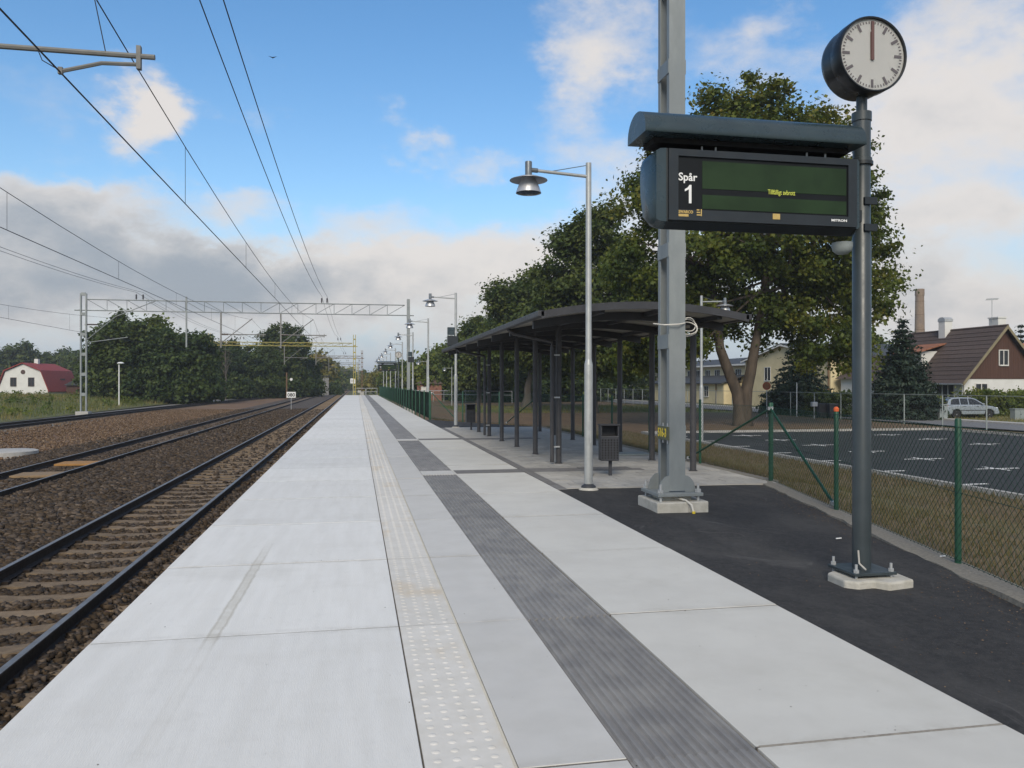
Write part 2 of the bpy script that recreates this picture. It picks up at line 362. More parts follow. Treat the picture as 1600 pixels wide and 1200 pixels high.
def put(name, me, parent=None, smooth=False, bevel=0., loc=None, seg=2):
    o = bpy.data.objects.new(name, me); COL.objects.link(o)
    if parent is not None: o.parent = parent
    if loc is not None: o.location = loc
    if bevel:
        b = o.modifiers.new('bevel', 'BEVEL'); b.width = bevel; b.segments = seg; b.limit_method = 'ANGLE'; b.angle_limit = R(40)
    return o
def tag(o, label=None, cat=None, group=None, kind=None):
    if label: o['label'] = label
    if cat: o['category'] = cat
    if group: o['group'] = group
    if kind: o['kind'] = kind
    return o
def thing(name, label, cat, loc=(0,0,0), rz=0., group=None):
    o = bpy.data.objects.new(name, None); COL.objects.link(o); o.location = loc; o.rotation_euler = (0,0,rz)
    o.empty_display_size = .2
    return tag(o, label, cat, group)
def copy_tree(o, parent=None, label=None):
    c = o.copy(); COL.objects.link(c)
    if parent is not None: c.parent = parent
    if label: c['label'] = label
    for ch in list(o.children): copy_tree(ch, c)
    return c
def struct(name, mb, mats, **kw): return tag(mb.build(name, mats, **kw), kind='structure')
def text_mesh(body, size, extrude=.002, bold=0.):
    cu = bpy.data.curves.new('lettering', 'FONT'); cu.body = body; cu.size = size; cu.extrude = extrude; cu.offset = bold
    cu.align_x = 'LEFT'; cu.resolution_u = 3
    o = bpy.data.objects.new('lettering', cu); COL.objects.link(o); bpy.context.view_layer.update()
    me = bpy.data.meshes.new_from_object(o.evaluated_get(bpy.context.evaluated_depsgraph_get()))
    bpy.data.objects.remove(o); bpy.data.curves.remove(cu); return me
def lettering(name, body, size, loc, mat, parent, rot=(R(90),0,0), scale=(1,1,1), bold=0., center=False):
    me = text_mesh(body, size, .0015, bold); me.materials.clear(); me.materials.append(MATS[mat])
    o = put(name, me, parent, loc=loc); o.rotation_euler = rot; o.scale = scale
    if center:
        xs = [v.co.x for v in me.vertices]; mid = (min(xs)+max(xs))/2
        for v in me.vertices: v.co.x -= mid
    return o
def at(px, d):                             # column of the view and depth -> ground position
    xr = (px-800)/F*d
    return xr*math.cos(YAW)+d*math.sin(YAW), d*math.cos(YAW)-xr*math.sin(YAW)
def zat(py, d): return CH-(py-600)/F*d
# ------------------------------------------------------------------ terrain
ZG = -.80                                   # level of the town ground
ZB = -.76                                   # top of the ballast
g = MB(); g.quad((-900,-80,ZG-.06),(900,-80,ZG-.06),(900,1600,ZG-.06),(-900,1600,ZG-.06))
struct('ground', g, 'meadow')
# ballast bed with a slightly uneven grid
def sheet(name, xs, ys, zf, mat):
    v = [(x, y, zf(x, y)) for y in ys for x in xs]; n = len(xs)
    f = [(j*n+i, j*n+i+1, (j+1)*n+i+1, (j+1)*n+i) for j in range(len(ys)-1) for i in range(n-1)]
    me = bpy.data.meshes.new(name); me.from_pydata(v, [], f); me.materials.append(MATS[mat])
    me.polygons.foreach_set('use_smooth', [True]*len(f)); me.update()
    return tag(put(name, me), kind='structure')
T1, T2 = -3.52, -8.15
def track3(y): return -19.6 + .0000 if y < 30 else -19.6+ .00047*(min(y,160)-30)**2*.75 + (0 if y < 160 else .078*(y-160))
ys = list(np.linspace(-2, 20, 56))+list(np.linspace(21, 70, 50))+[90, 130, 200, 320, 600, 900]
xs = list(np.linspace(-11.0, -1.55, 60))
bed = lambda x, y: ZB + (-.022 if (abs(x-T1) < .78 or abs(x-T2) < .78) else .045-.22*min(1, max(0, (x+2.62)/.5))) + .018*math.sin(x*7.1+y*3.3)*math.cos(y*5.7-x*2.)
sheet('ballast_bed', xs, ys, bed, 'ballast')
sheet('gravel_shoulder', list(np.linspace(-18.0, -10.9, 14)), ys, lambda x, y: ZB-.03+.03*math.sin(x*2.1+y*.9), 'gravel_brown')
sheet('siding_bed', [-23.5, -22, -20, -18, -17.2], ys, lambda x, y: ZB-.015+(-.1 if x < -23 else 0), 'gravel_grey')
# verge left of the siding, rising to a low bank
def verge(x, y):
    d = -22.5-x; h = .45*(1-math.exp(-max(d, 0)/8.))
    h += .75*math.exp(-(((x+36)/9)**2+((y-95)/22)**2))
    return ZG+.03+h*min(1, max(0, (y-20)/25))
sheet('grass_verge', list(np.linspace(-120, -22.3, 60)), list(np.linspace(-5, 240, 80)), verge, 'meadow')
# platform ----------------------------------------------------------
XL, XT0, XT1, XD0, XD1, XR = -1.72, .295, .70, 1.21, 1.836, 3.184
SL = 2.2; Y0 = 3.46-3*SL; NS = 58; YEND = Y0+NS*SL
pf = MB(); pf.box(XL+.22, XR-.01, Y0, YEND-.02, -1.0, -.0185)
platform = struct('platform', pf, 'joint_sand')
def slab_mesh(name, x0, x1, mat, th=.08, L=SL, gap=.006):
    mb = MB(); mb.box(x0+gap, x1-gap, gap, L-gap, -th, 0); return mb.mesh(name, mat)
lip = MB(); lip.box(XL+.004, XT0-.006, .006, SL-.006, -.16, 0); edge_me = lip.mesh('edge_slab', 'slab_edge')
plain_me = slab_mesh('plain_slab', XT1, XD0, 'slab_plain'); wide_me = slab_mesh('wide_slab', XD1, XR, 'slab_wide')
# tactile slab: four rows of studs and a raised warm rim line
tm = MB(); tm.box(XT0+.004, XT1-.004, .004, SL-.004, -.08, -.001)
for r in range(4):
    x = XT0+.065+r*.087
    for k in range(24):
        y = .055+k*(SL-.11)/23
        tm.lathe([(.0225,-.0014),(.017,.0018),(.010,.0031),(0,.0035)], 8, (x, y, 0))
tact_me = tm.mesh('tactile_slab', 'tactile', True)
rm = MB(); rm.box(XT1-.010, XT1+.001, .004, SL-.004, -.03, .0015); rim_me = rm.mesh('rim_line', 'print_gold')
pm('rim_tone', (.60, .555, .455), (.54, .50, .41), 9, .8); rim_me.materials[0] = MATS['rim_tone']
# ribbed dark slab
def ribbed(L0, L1):
    mb = MB(); n = 12; x0, x1 = XD0+.004, XD1-.004; wv = (x1-x0)/n; poly = [(x0, -.08)]
    prof = []
    for i in range(n):
        b = x0+i*wv
        prof += [(b+.02*wv, -.015), (b+.2*wv, -.0145), (b+.34*wv, -.002), (b+.5*wv, 0), (b+.74*wv, -.002), (b+.92*wv, -.0145)]
    poly = [(x0, -.08), (x1, -.08), (x1, -.015)]+prof[::-1]+[(x0, -.015)]
    mb.prism(poly, L0+.004, L1-.004, 'y'); return mb
rib_me = ribbed(0, SL).mesh('ribbed_slab', 'slab_dark')
CROSS = (15.0, 24.25)                       # where crosswise guide strips interrupt the ribbed band
for k in range(NS):
    y = Y0+k*SL
    put('edge_slab', edge_me, platform, loc=(0, y, random.uniform(-.002, .002)), bevel=.003 if k < 12 else 0)
    t = put('tactile_slab', tact_me, platform, loc=(0, y, random.uniform(-.001, .001)))
    if k < 30: put('rim_line', rim_me, platform, loc=(0, y, 0))
    put('plain_slab', plain_me, platform, loc=(0, y, random.uniform(-.002, .002)), bevel=.003 if k < 12 else 0)
    put('wide_slab', wide_me, platform, loc=(0, y, random.uniform(-.002, .002)), bevel=.003 if k < 12 else 0)
    cut = [c for c in CROSS if y-.7 < c < y+SL]
    if not cut: put('ribbed_slab', rib_me, platform, loc=(random.uniform(-.006, .006), y, random.uniform(-.002, .002)))
    else:
        c = cut[0]
        if c-y > .1: ribbed(0, c-y).build('ribbed_slab', 'slab_dark', platform, loc=(0, y, 0))
        a = max(c-y, 0); b2 = min(c+.66-y, SL)
        if b2-a > .03: MB().box(XD0+.004, XD1-.004, a+.004, b2-.004, -.08, 0).build('light_guide_slab', 'slab_plain', platform, loc=(0, y, 0))
        if SL-(c+.66-y) > .1: ribbed(c+.66-y, SL).build('ribbed_slab', 'slab_dark', platform, loc=(0, y, 0))
jf_me = MB(); jf_me.box(XL+.012, XD0-.002, -.0075, .0075, -.03, -.0022); jf_me.box(XD1+.002, XR-.012, -.0075, .0075, -.03, -.0022); jf_me = jf_me.mesh('joint_fill', 'joint_sand')
for k in range(1, NS): put('joint_fill', jf_me, platform, loc=(0, Y0+k*SL, 0))['kind'] = 'stuff'
for c in CROSS:
    MB().box(XD1+.03, XR-.004, c+.07, c+.66, -.02, .0035).build('dark_guide_strip', 'paver_dark', platform)
# face of the platform towards the track
MB().box(XL+.17, XL+.24, Y0, YEND, -1.0, -.165).build('front_wall', 'concrete', platform)
# narrow sandy joints in the nearest slabs on the right
pm('sandy_joint', (.33, .30, .25), (.22, .20, .17), 40, .95)
MB().box(XD1+.02, XR-.012, 3.448, 3.474, -.03, -.0015).build('sand_line', 'sandy_joint', platform)
# dark edging between platform and paving
ed_me = MB().box(.004, .166, .003, .497, -.1, 0).mesh('edging_stone', 'paver_dark')
paving = MB(); paving.box(3.19, 7.12, 12.6, 31.2, -.6, -.085); paving = struct('shelter_paving', paving, 'joint_sand')
for k in range(37): put('edging_stone', ed_me, paving, loc=(3.188, 12.55+k*.5, random.uniform(-.002, .002)))
pv_me = MB().box(.003, .347, .003, .347, -.08, 0).mesh('paver', 'paver'); pd_me = MB().box(.003, .347, .003, .347, -.08, 0).mesh('paver', 'paver_dark')
cells = []
for j in range(53):
    y = 12.62+j*.35
    off = -.175 if j % 2 else 0.
    for i in range(12):
        x = 3.36+i*.35+off
        a, b2 = max(x, 3.36), min(x+.35, 7.10)
        if b2-a > .05: cells.append((y, a, b2, abs(y-(CROSS[0]+.2)) < .34 and a < 5.4 or abs(y-(CROSS[1]+.2)) < .34 and a < 5.4))
cells.sort(); rest = MB()
for n_, (y, a, b2, dk) in enumerate(cells):
    dz = random.uniform(-.004, .003)
    if n_ < 290:
        if b2-a > .34: put('paver', pd_me if dk else pv_me, paving, loc=(a, y, dz))
        else: MB().box(.003, b2-a-.003, .003, .347, -.08, 0).build('paver', 'paver_dark' if dk else 'paver', paving, loc=(a, y, dz))
    else:
        rest.mat(1 if dk else 0).box(a+.003, b2-.003, y+.003, y+.347, -.08, dz)
tag(rest.build('far_pavers', ['paver', 'paver_dark'], paving), kind='stuff')
# asphalt path beside the platform, fence line runs in towards it
FN = [(4.04, .2), (7.12, 12.9)]   # near fence line
def fence_x(y):
    for (x0, y0), (x1, y1) in zip(FN, FN[1:]):
        if y <= y1: return x0+(x1-x0)*(y-y0)/(y1-y0)
    return 7.2
ysa = list(np.linspace(-3, 12.6, 60)); v = []; f = []; n = 26
for y in ysa:
    x1 = fence_x(max(y, .2))-.02
    for i in range(n):
        x = 3.19+(x1-3.19)*i/(n-1)
        e = min(1, (x-3.19)/.5)
        z = -.012+e*(.010*math.sin(x*2.3+y*1.1)+.008*math.sin(y*2.7-x*1.9))-.03*max(0, 1-(y/6.5))*e-.022*max(0, 1-(x1-x)/.5)
        v.append((x, y, z))
f = [(j*n+i, j*n+i+1, (j+1)*n+i+1, (j+1)*n+i) for j in range(len(ysa)-1) for i in range(n-1)]
me = bpy.data.meshes.new('asphalt_path'); me.from_pydata(v, [], f); me.materials.append(MATS['asphalt_path'])
me.polygons.foreach_set('use_smooth', [True]*len(f)); tag(put('asphalt_path', me), kind='structure')
a2 = MB(); a2.quad((3.19,31.2,-.02),(7.12,31.2,-.02),(7.12,31.4,-.02),(3.5,38.5,-.02),(3.19,38.5,-.02)); struct('asphalt_apron', a2, 'asphalt_path')
# rough concrete strip under the near fence
k_ = MB(); w0 = .21
rows = []
for y in np.linspace(-2, 12.95, 70):
    x = fence_x(max(y, .2)); j = random.uniform(-.025, .025)
    rows.append(((x-w0+j, y, -.004+random.uniform(-.006, .006)), (x-.05, y, .006), (x+.10, y, -.006)))
for a, b2 in zip(rows, rows[1:]):
    k_.quad((a[0][0]-.01, a[0][1], -.09), a[0], b2[0], (b2[0][0]-.01, b2[0][1], -.09)); k_.quad(a[0], a[1], b2[1], b2[0]); k_.quad(a[1], a[2], b2[2], b2[1])
struct('fence_footing_strip', k_, 'gravel_kerb')
k2 = MB(); k2.box(7.10, 7.3, 12.96, 31.2, -.3, .004); struct('fence_footing_kerb', k2, 'gravel_kerb')
# bank from the fence down to the car park kerb
rows = []
yb = list(np.linspace(-4, 13, 35))+list(np.linspace(13.4, 46, 40))
for y in yb:
    x0 = (fence_x(max(y, .2)) if y < 12.9 else (7.28 if y < 31 else max(3.5, 7.28-(y-31)*.5)))+.08
    r = []
    for q, z in ((0, -.03), (.5, -.08), (1.3, -.25), (2.6, -.52), (4.2, -.70), (13.85-x0, -.765)):
        r.append((x0+q, y, z+random.uniform(-.015, .015)*(q > 0)))
    rows.append(r)
bk = MB()
for a, b2 in zip(rows, rows[1:]):
    for i in range(5): bk.quad(a[i], a[i+1], b2[i+1], b2[i])
struct('grass_bank', bk, 'bank_soil')
sf = MB(); sf.quad((3.5,44,ZG+.012),(33.4,44,ZG+.012),(33.4,118,ZG+.012),(3.5,118,ZG+.012)); sf.quad((13.9,38.3,ZG+.012),(33.4,38.3,ZG+.012),(33.4,44,ZG+.012),(13.9,44,ZG+.012))
sf.quad((31.3,-10,ZG+.012),(33.4,-10,ZG+.012),(33.4,38.3,ZG+.012),(31.3,38.3,ZG+.012))
struct('soil_field', sf, 'soil')
gp = MB(); gp.quad((9,70,ZG+.016),(33.4,64,ZG+.016),(33.4,82,ZG+.016),(9,90,ZG+.016)); struct('grass_patch', gp, 'lawn')
# car park with kerbs and bay marks
cp = MB(); cp.quad((14.1,-12,ZG+.02),(31,-12,ZG+.02),(31,38,ZG+.02),(14.1,38,ZG+.02)); carpark = struct('car_park', cp, 'asphalt_parking')
kb = MB().box(0, .16, .004, .996, -.1, .12).mesh('kerb_stone', 'kerb'); kb2 = MB().box(.004, .996, 0, .16, -.1, .12).mesh('kerb_stone', 'kerb')
for y in range(6, 38): put('kerb_stone', kb, carpark, loc=(13.95, y, ZG+.01))
for y in range(22, 38): put('kerb_stone', kb, carpark, loc=(31, y, ZG+.01))
for x in range(14, 31): put('kerb_stone', kb2, carpark, loc=(x+.1, 38, ZG+.01))
mk = MB().box(0, 1.25, -.05, .05, 0, .004).mesh('kerb_bay_mark', 'white_line')
mt_ = MB(); mt_.box(-.7, .75, -.05, .05, 0, .004); mt_.box(-.05, .05, -.5, -.053, 0, .004); mt_.box(-.05, .05, .053, .5, 0, .004); mt2 = mt_.mesh('bay_mark', 'white_line')
for y in (14.2, 17.25, 20.3, 23.4, 26.4, 29.5, 32.5, 35.6):
    put('kerb_bay_mark', mk, carpark, loc=(14.13, y, ZG+.022)); put('bay_mark', mt2, carpark, loc=(18.4, y, ZG+.022))
    put('bay_mark', mt2, carpark, loc=(25.4, y-.8, ZG+.022))
st = MB(); st.quad((34.6,-20,ZG+.03),(39.4,-20,ZG+.03),(39.4,260,ZG+.03),(34.6,260,ZG+.03)); struct('street', st, 'street_asphalt')
pvm = MB(); pvm.box(39.4, 40.6, -20, 260, ZG-.05, ZG+.11); struct('pavement', pvm, 'kerb')
ln = MB(); ln.quad((40.6,-20,ZG+.05),(120,-20,ZG+.05),(120,70.9,ZG+.05),(40.6,70.9,ZG+.05)); struct('front_lawn', ln, 'lawn')
# ------------------------------------------------------------------ tracks
def rail_profile():
    return [(-.065,-.16),(.065,-.16),(.065,-.148),(.014,-.125),(.012,-.045),(.036,-.03),(.036,-.004),(.030,0),(-.030,0),(-.036,-.004),(-.036,-.03),(-.012,-.045),(-.014,-.125),(-.065,-.148)]
RT = -.57                                  # top of rail
def rail_mesh(pts, name='rail'):
    mb = MB(); pr = rail_profile(); n = len(pr); b = 0
    for i, (x, y) in enumerate(pts):
        for p, q in pr: mb.v.append((x+p, y, RT+q))
    for i in range(len(pts)-1):
        for k in range(n):
            k2 = (k+1) % n; mb.mat(1 if k in (7,) else 0).face((i*n+k, i*n+k2, (i+1)*n+k2, (i+1)*n+k))
    return mb
sl_mb = MB(); sp = [(-1.25,-.12),(-1.25,-.02),(-.95,.0),(-.55,.0),(-.3,-.022),(.3,-.022),(.55,0),(.95,0),(1.25,-.02),(1.25,-.12)]
sl_mb.prism(sp, -.125, .125, 'y'); sl_me = sl_mb.mesh('sleeper', 'sleeper')
cl = MB().box(-.04, .04, -.05, .05, 0, .035); cl_me = cl.mesh('rail_clip', 'rail_steel')
def track(xc, label, dens_end, smat):
    t = thing('railway_track', label, 'railway track', (xc, 0, 0), group='tracks beside the platform')
    for s in (-.7525, .7525): rail_mesh([(s, y) for y in (-6, 40, 120, 300, 900)]).build('rail', ['rail_steel', 'rail_top'], t)
    k = 0; y = .3
    me = sl_me.copy(); me.materials[0] = MATS[smat]
    while y < dens_end:
        put('sleeper', me, t, loc=(0, y+random.uniform(-.015, .015), RT-.16)).rotation_euler[2] = random.uniform(-.008, .008)
        if y < 15:
            for s in (-.8525, -.6525, .6525, .8525): put('rail_clip', cl_me, t, loc=(s, y, RT-.16))
        y += .65
    far = MB()
    while y < 420:
        far.box(-1.25, 1.25, y-.125, y+.125, RT-.3, RT-.165); y += .65
    tag(far.build('far_sleepers', smat, t), kind='stuff'); return t
track(T1, 'railway track running directly along the platform edge', 150, 'sleeper')
track(T2, 'middle railway track, second from the platform, with orange boards between its rails', 150, 'sleeper_old')
t3 = thing('railway_track', 'outer curving siding track beside the grass verge', 'railway track', (0, 0, 0), group='tracks beside the platform')
yy = [0, 20, 30]+list(np.arange(36, 165, 6))+[230, 400, 800]
for s in (-.7525, .7525): rail_mesh([(track3(y)+s, y) for y in yy]).build('rail', ['rail_steel', 'rail_top'], t3)
fs = MB(); y = 10
while y < 200: x = track3(y); fs.box(x-1.25, x+1.25, y-.12, y+.12, RT-.3, RT-.17); y += .65
tag(fs.build('sleepers', 'sleeper_old', t3), kind='stuff')
def ballast_board(X, Y, mat, lab):
    o = MB().box(-.62, .62, -.45, .45, 0, .06).build('track_board', mat, None, bevel=.008, loc=(X, Y, RT-.155)); tag(o, lab, 'board', 'boards between the rails'); return o
ballast_board(T2, 26.2, 'wood_board', 'bright orange board lying between the rails of the middle track')
ballast_board(T2, 23.1, 'wood_board_pale', 'pale brown board between the middle track rails, nearer than the orange one')
# ballast stones
def stones(name, label, regions, mat='stone_mix'):
    base = np.array([(-1,-1,-1),(1,-1,-1),(1,1,-1),(-1,1,-1),(-1,-1,1),(1,-1,1),(1,1,1),(-1,1,1)], float)*.55
    quads = np.array([(3,2,1,0),(4,5,6,7),(0,1,5,4),(1,2,6,5),(2,3,7,6),(3,0,4,7)])
    P = []; S = []
    for x0, x1, y0, y1, n, s0, s1 in regions:
        p = np.column_stack([rng.uniform(x0, x1, n), rng.uniform(y0, y1, n)]); s = rng.uniform(s0, s1, n); P.append(p); S.append(s)
    P = np.vstack(P); S = np.concatenate(S)
    keep = np.ones(len(P), bool); z = np.full(len(P), ZB)
    for c in (T1, T2):
        near = np.abs(P[:,0]-c) < .78
        ph = np.abs(((P[:,1]-.3+.325) % .65)-.325)
        keep &= ~(near & (ph < .115)); z[near] -= .067
        for s in (-.7525, .7525): keep &= np.abs(P[:,0]-c-s) > .075
    z += .045-.22*np.clip((P[:,0]+2.62)/.5, 0, 1)
    P, S, z = P[keep], S[keep], z[keep]; n = len(P)
    V = base[None]*(1+rng.uniform(-.38, .38, (n, 8, 3)))*S[:,None,None]*np.stack([rng.uniform(.75,1.25,n), rng.uniform(.75,1.25,n), rng.uniform(.5,.9,n)], 1)[:,None,:]
    a = rng.uniform(0, 6.28, n); b = rng.uniform(-.7, .7, n)
    ca, sa, cb, sb = np.cos(a)[:,None], np.sin(a)[:,None], np.cos(b)[:,None], np.sin(b)[:,None]
    x, y, zz = V[...,0], V[...,1]*cb-V[...,2]*sb, V[...,1]*sb+V[...,2]*cb
    V = np.stack([x*ca-y*sa, x*sa+y*ca, zz], -1); V[...,0] += P[:,0:1]; V[...,1] += P[:,1:2]; V[...,2] += (z+S*.22)[:,None]
    Q = (quads[None]+8*np.arange(n)[:,None,None]).reshape(-1, 4)
    quick_mesh(name, V.reshape(-1, 3), Q, mat, np.repeat(rng.random(n), 6), label)
def quick_mesh(name, V, Q, mat, tint, label=None, parent=None, kind='stuff', smooth=False):
    me = bpy.data.meshes.new(name); k = Q.shape[1]
    me.vertices.add(len(V)); me.vertices.foreach_set('co', np.ascontiguousarray(V, np.float32).ravel())
    me.loops.add(len(Q)*k); me.loops.foreach_set('vertex_index', np.ascontiguousarray(Q, np.int32).ravel())
    me.polygons.add(len(Q)); me.polygons.foreach_set('loop_start', np.arange(0, len(Q)*k, k, dtype=np.int32))
    me.update(calc_edges=True)
    at_ = me.attributes.new('tint', 'FLOAT', 'FACE'); at_.data.foreach_set('value', np.ascontiguousarray(tint, np.float32))
    me.materials.append(MATS[mat]); me.validate()
    o = put(name, me, parent)
    if kind: o['kind'] = kind
    if label: o['label'] = label; o['category'] = name.split('_')[-1]
    return o
stones('ballast_stones', 'brown and grey crushed stones of the track ballast',
       [(-5.2, -1.6, 2.0, 9, 15000, .028, .06), (-10.5, -4.4, 3.0, 14, 30000, .03, .07), (-4.8, -1.6, 9, 20, 13000, .035, .065), (-10.8, -4.4, 14, 34, 30000, .045, .085), (-10.8, -6, 2, 10, 5000, .04, .08), (-10.8, -1.7, 20, 80, 16000, .05, .095), (-7.2, -4.6, 3, 40, 2500, .07, .11)])
stones('gravel_stones', 'loose brown gravel between the middle track and the siding',
       [(-17.8, -10.4, 12, 80, 15000, .03, .065)], 'gravel_mix')

def grit(name, label, pts, s0, s1, mat):
    n = len(pts); P = np.asarray(pts); S = rng.uniform(s0, s1, n)
    base = np.array([(1,0,0),(0,1,0),(-1,0,0),(0,-1,0),(0,0,1)], float)
    V = base[None]*(1+rng.uniform(-.4, .4, (n, 5, 3)))*S[:,None,None]; V[...,2] *= .7; V += P[:,None,:]
    tri = np.array([(0,1,4),(1,2,4),(2,3,4),(3,0,4)]); Q = (tri[None]+5*np.arange(n)[:,None,None]).reshape(-1, 3)
    quick_mesh(name, V.reshape(-1, 3), Q, mat, np.repeat(rng.random(n), 4), label)
pts = []
for _ in range(1100):
    y = random.uniform(1.5, 12.4); xf = fence_x(y)
    x = xf-.22-abs(random.gauss(0, .28)) if random.random() < .75 else random.uniform(3.22, xf-.25)
    if x > 3.2: pts.append((x, y, -.014))
grit('path_grit', 'loose grit and small stones scattered on the dark asphalt path', pts, .003, .009, 'gravel_mix')
pts = [(random.uniform(XL+.1, XR-.05), random.uniform(2, 14), .0015) for _ in range(130)]
grit('platform_grit', 'tiny dark specks of grit lying on the pale platform slabs', pts, .002, .005, 'stone_mix')
# ------------------------------------------------------------------ overhead line gantries
GY = [10.35, 67., 124., 181., 238., 295., 352.]
MX0, MX1 = -20.7, 4.24                      # mast lines left of the siding and right of the platform
def batten_mast(z0, z1, wx, wy, step, first, mat, parent, x, plates=.2, detail=False):
    t = .012 if detail else .03
    for s in (0, 1):                         # two channels, webs facing along the track
        y = -wy/2 if s == 0 else wy/2; i = 1 if s == 0 else -1
        mb = MB(); mb.box(x-wx/2, x+wx/2, min(y, y+i*t), max(y, y+i*t), z0, z1)
        fl = .085
        for q in (-1, 1):
            xa = x+q*wx/2; mb.box(min(xa, xa-q*t), max(xa, xa-q*t), min(y+i*t, y+i*fl), max(y+i*t, y+i*fl), z0, z1)
        mb.build('mast_channel', mat, parent)
    z = first
    while z < z1-.1:
        for q in (-1, 1):
            xa = x+q*(wx/2+.006); MB().box(xa-.005, xa+.005, -wy/2+.004, wy/2-.004, z-plates/2, z+plates/2).build('batten_plate', mat, parent)
        z += step
def lattice(parent, x0, x1, z, h, mat, r=.045, step=1.4):
    MB().tube([(x0, 0, z+h), (x1, 0, z+h)], r, 6).build('top_chord', mat, parent)
    MB().tube([(x0-.9, 0, z), (x1+.75, 0, z)], r, 6).build('bottom_chord', mat, parent)
    lt = MB(); n = int((x1-x0)/step); dx = (x1-x0)/n
    for i in range(n):
        a = x0+i*dx
        lt.tube([(a, 0, z), (a, 0, z+h)], r*.45, 4, False)
        if i < n/2: lt.tube([(a, 0, z+h), (a+dx, 0, z)], r*.45, 4, False)
        else: lt.tube([(a, 0, z), (a+dx, 0, z+h)], r*.45, 4, False)
    lt.build('lattice_bracing', mat, parent)
def insulator_stack(parent, x, y, z, h=.42):
    pr = [(.03, 0)]
    for i in range(4): a = h*(.15+i*.2); pr += [(.035, a), (.085, a+.02), (.04, a+.07)]
    pr += [(.03, h)]; MB().lathe(pr, 10, (x, y, z)).build('insulator', 'insulator', parent, smooth=True)
def cantilever(parent, drop_x, side, tx, mat, zb, big=False):
    """drop post from the beam with a registration tube, stay and arm over one track"""
    r = .034 if big else .04
    MB().bar((drop_x, 0, zb), (drop_x, 0, 4.6), .11, .11).build('drop_post', mat, parent)
    xe = tx+side*1.05
    MB().tube([(drop_x+side*.55, 0, 5.66), (xe, 0, 5.66)], r, 8).build('register_tube', mat, parent, smooth=True)
    MB().tube([(drop_x+side*.05, 0, 5.66), (drop_x+side*.55, 0, 5.66)], r*1.7, 8).build('insulator', 'insulator', parent)
    MB().tube([(drop_x+side*.05, 0, 5.0), (tx, 0, 6.95)], r*.9, 6).build('bracket_tube', mat, parent)
    xa = tx+side*.87
    MB().tube([(xa, 0, 5.56), (xa-side*.42, 0, 5.545), (tx+.02*side, 0, 5.42)], r*.7, 6).build('register_arm', mat, parent)
    c = MB(); c.bar((xa, 0, 5.78), (xa, 0, 5.5), .05, .07); c.bar((tx, 0, 5.46), (tx, 0, 5.38), .05, .05); c.build('clamp', mat, parent)
    if big:
        MB().tube([(tx-side*.25, 0, 5.66), (tx-side*.2, 0, 5.53), (tx, 0, 5.42)], .006, 4).build('safety_loop', 'wire', parent)
        MB().tube([(tx+side*.5, 0, 5.66), (tx+side*.2, -.1, 7.3)], .006, 4).build('stay_wire', 'wire', parent)
ORD = ['nearest', 'second', 'third', 'fourth', 'fifth', 'sixth', 'seventh']
LABG = ['grey battened steel mast with number plate and cross beam, nearest on the platform',
        'grey lattice gantry spanning all tracks behind the platform, second from the camera',
        'yellow painted gantry spanning the tracks past the red roofed house, third from the camera',
        'fourth gantry along the line, brown masts, just past the platform end', 'fifth gantry along the line, far beyond the platform',
        'sixth gantry along the line, small in the distance', 'farthest gantry, seventh along the line']
GM = ['mast_steel', 'mast_steel', 'yellow_steel', 'brown_steel', 'far_steel', 'yellow_steel', 'far_steel']
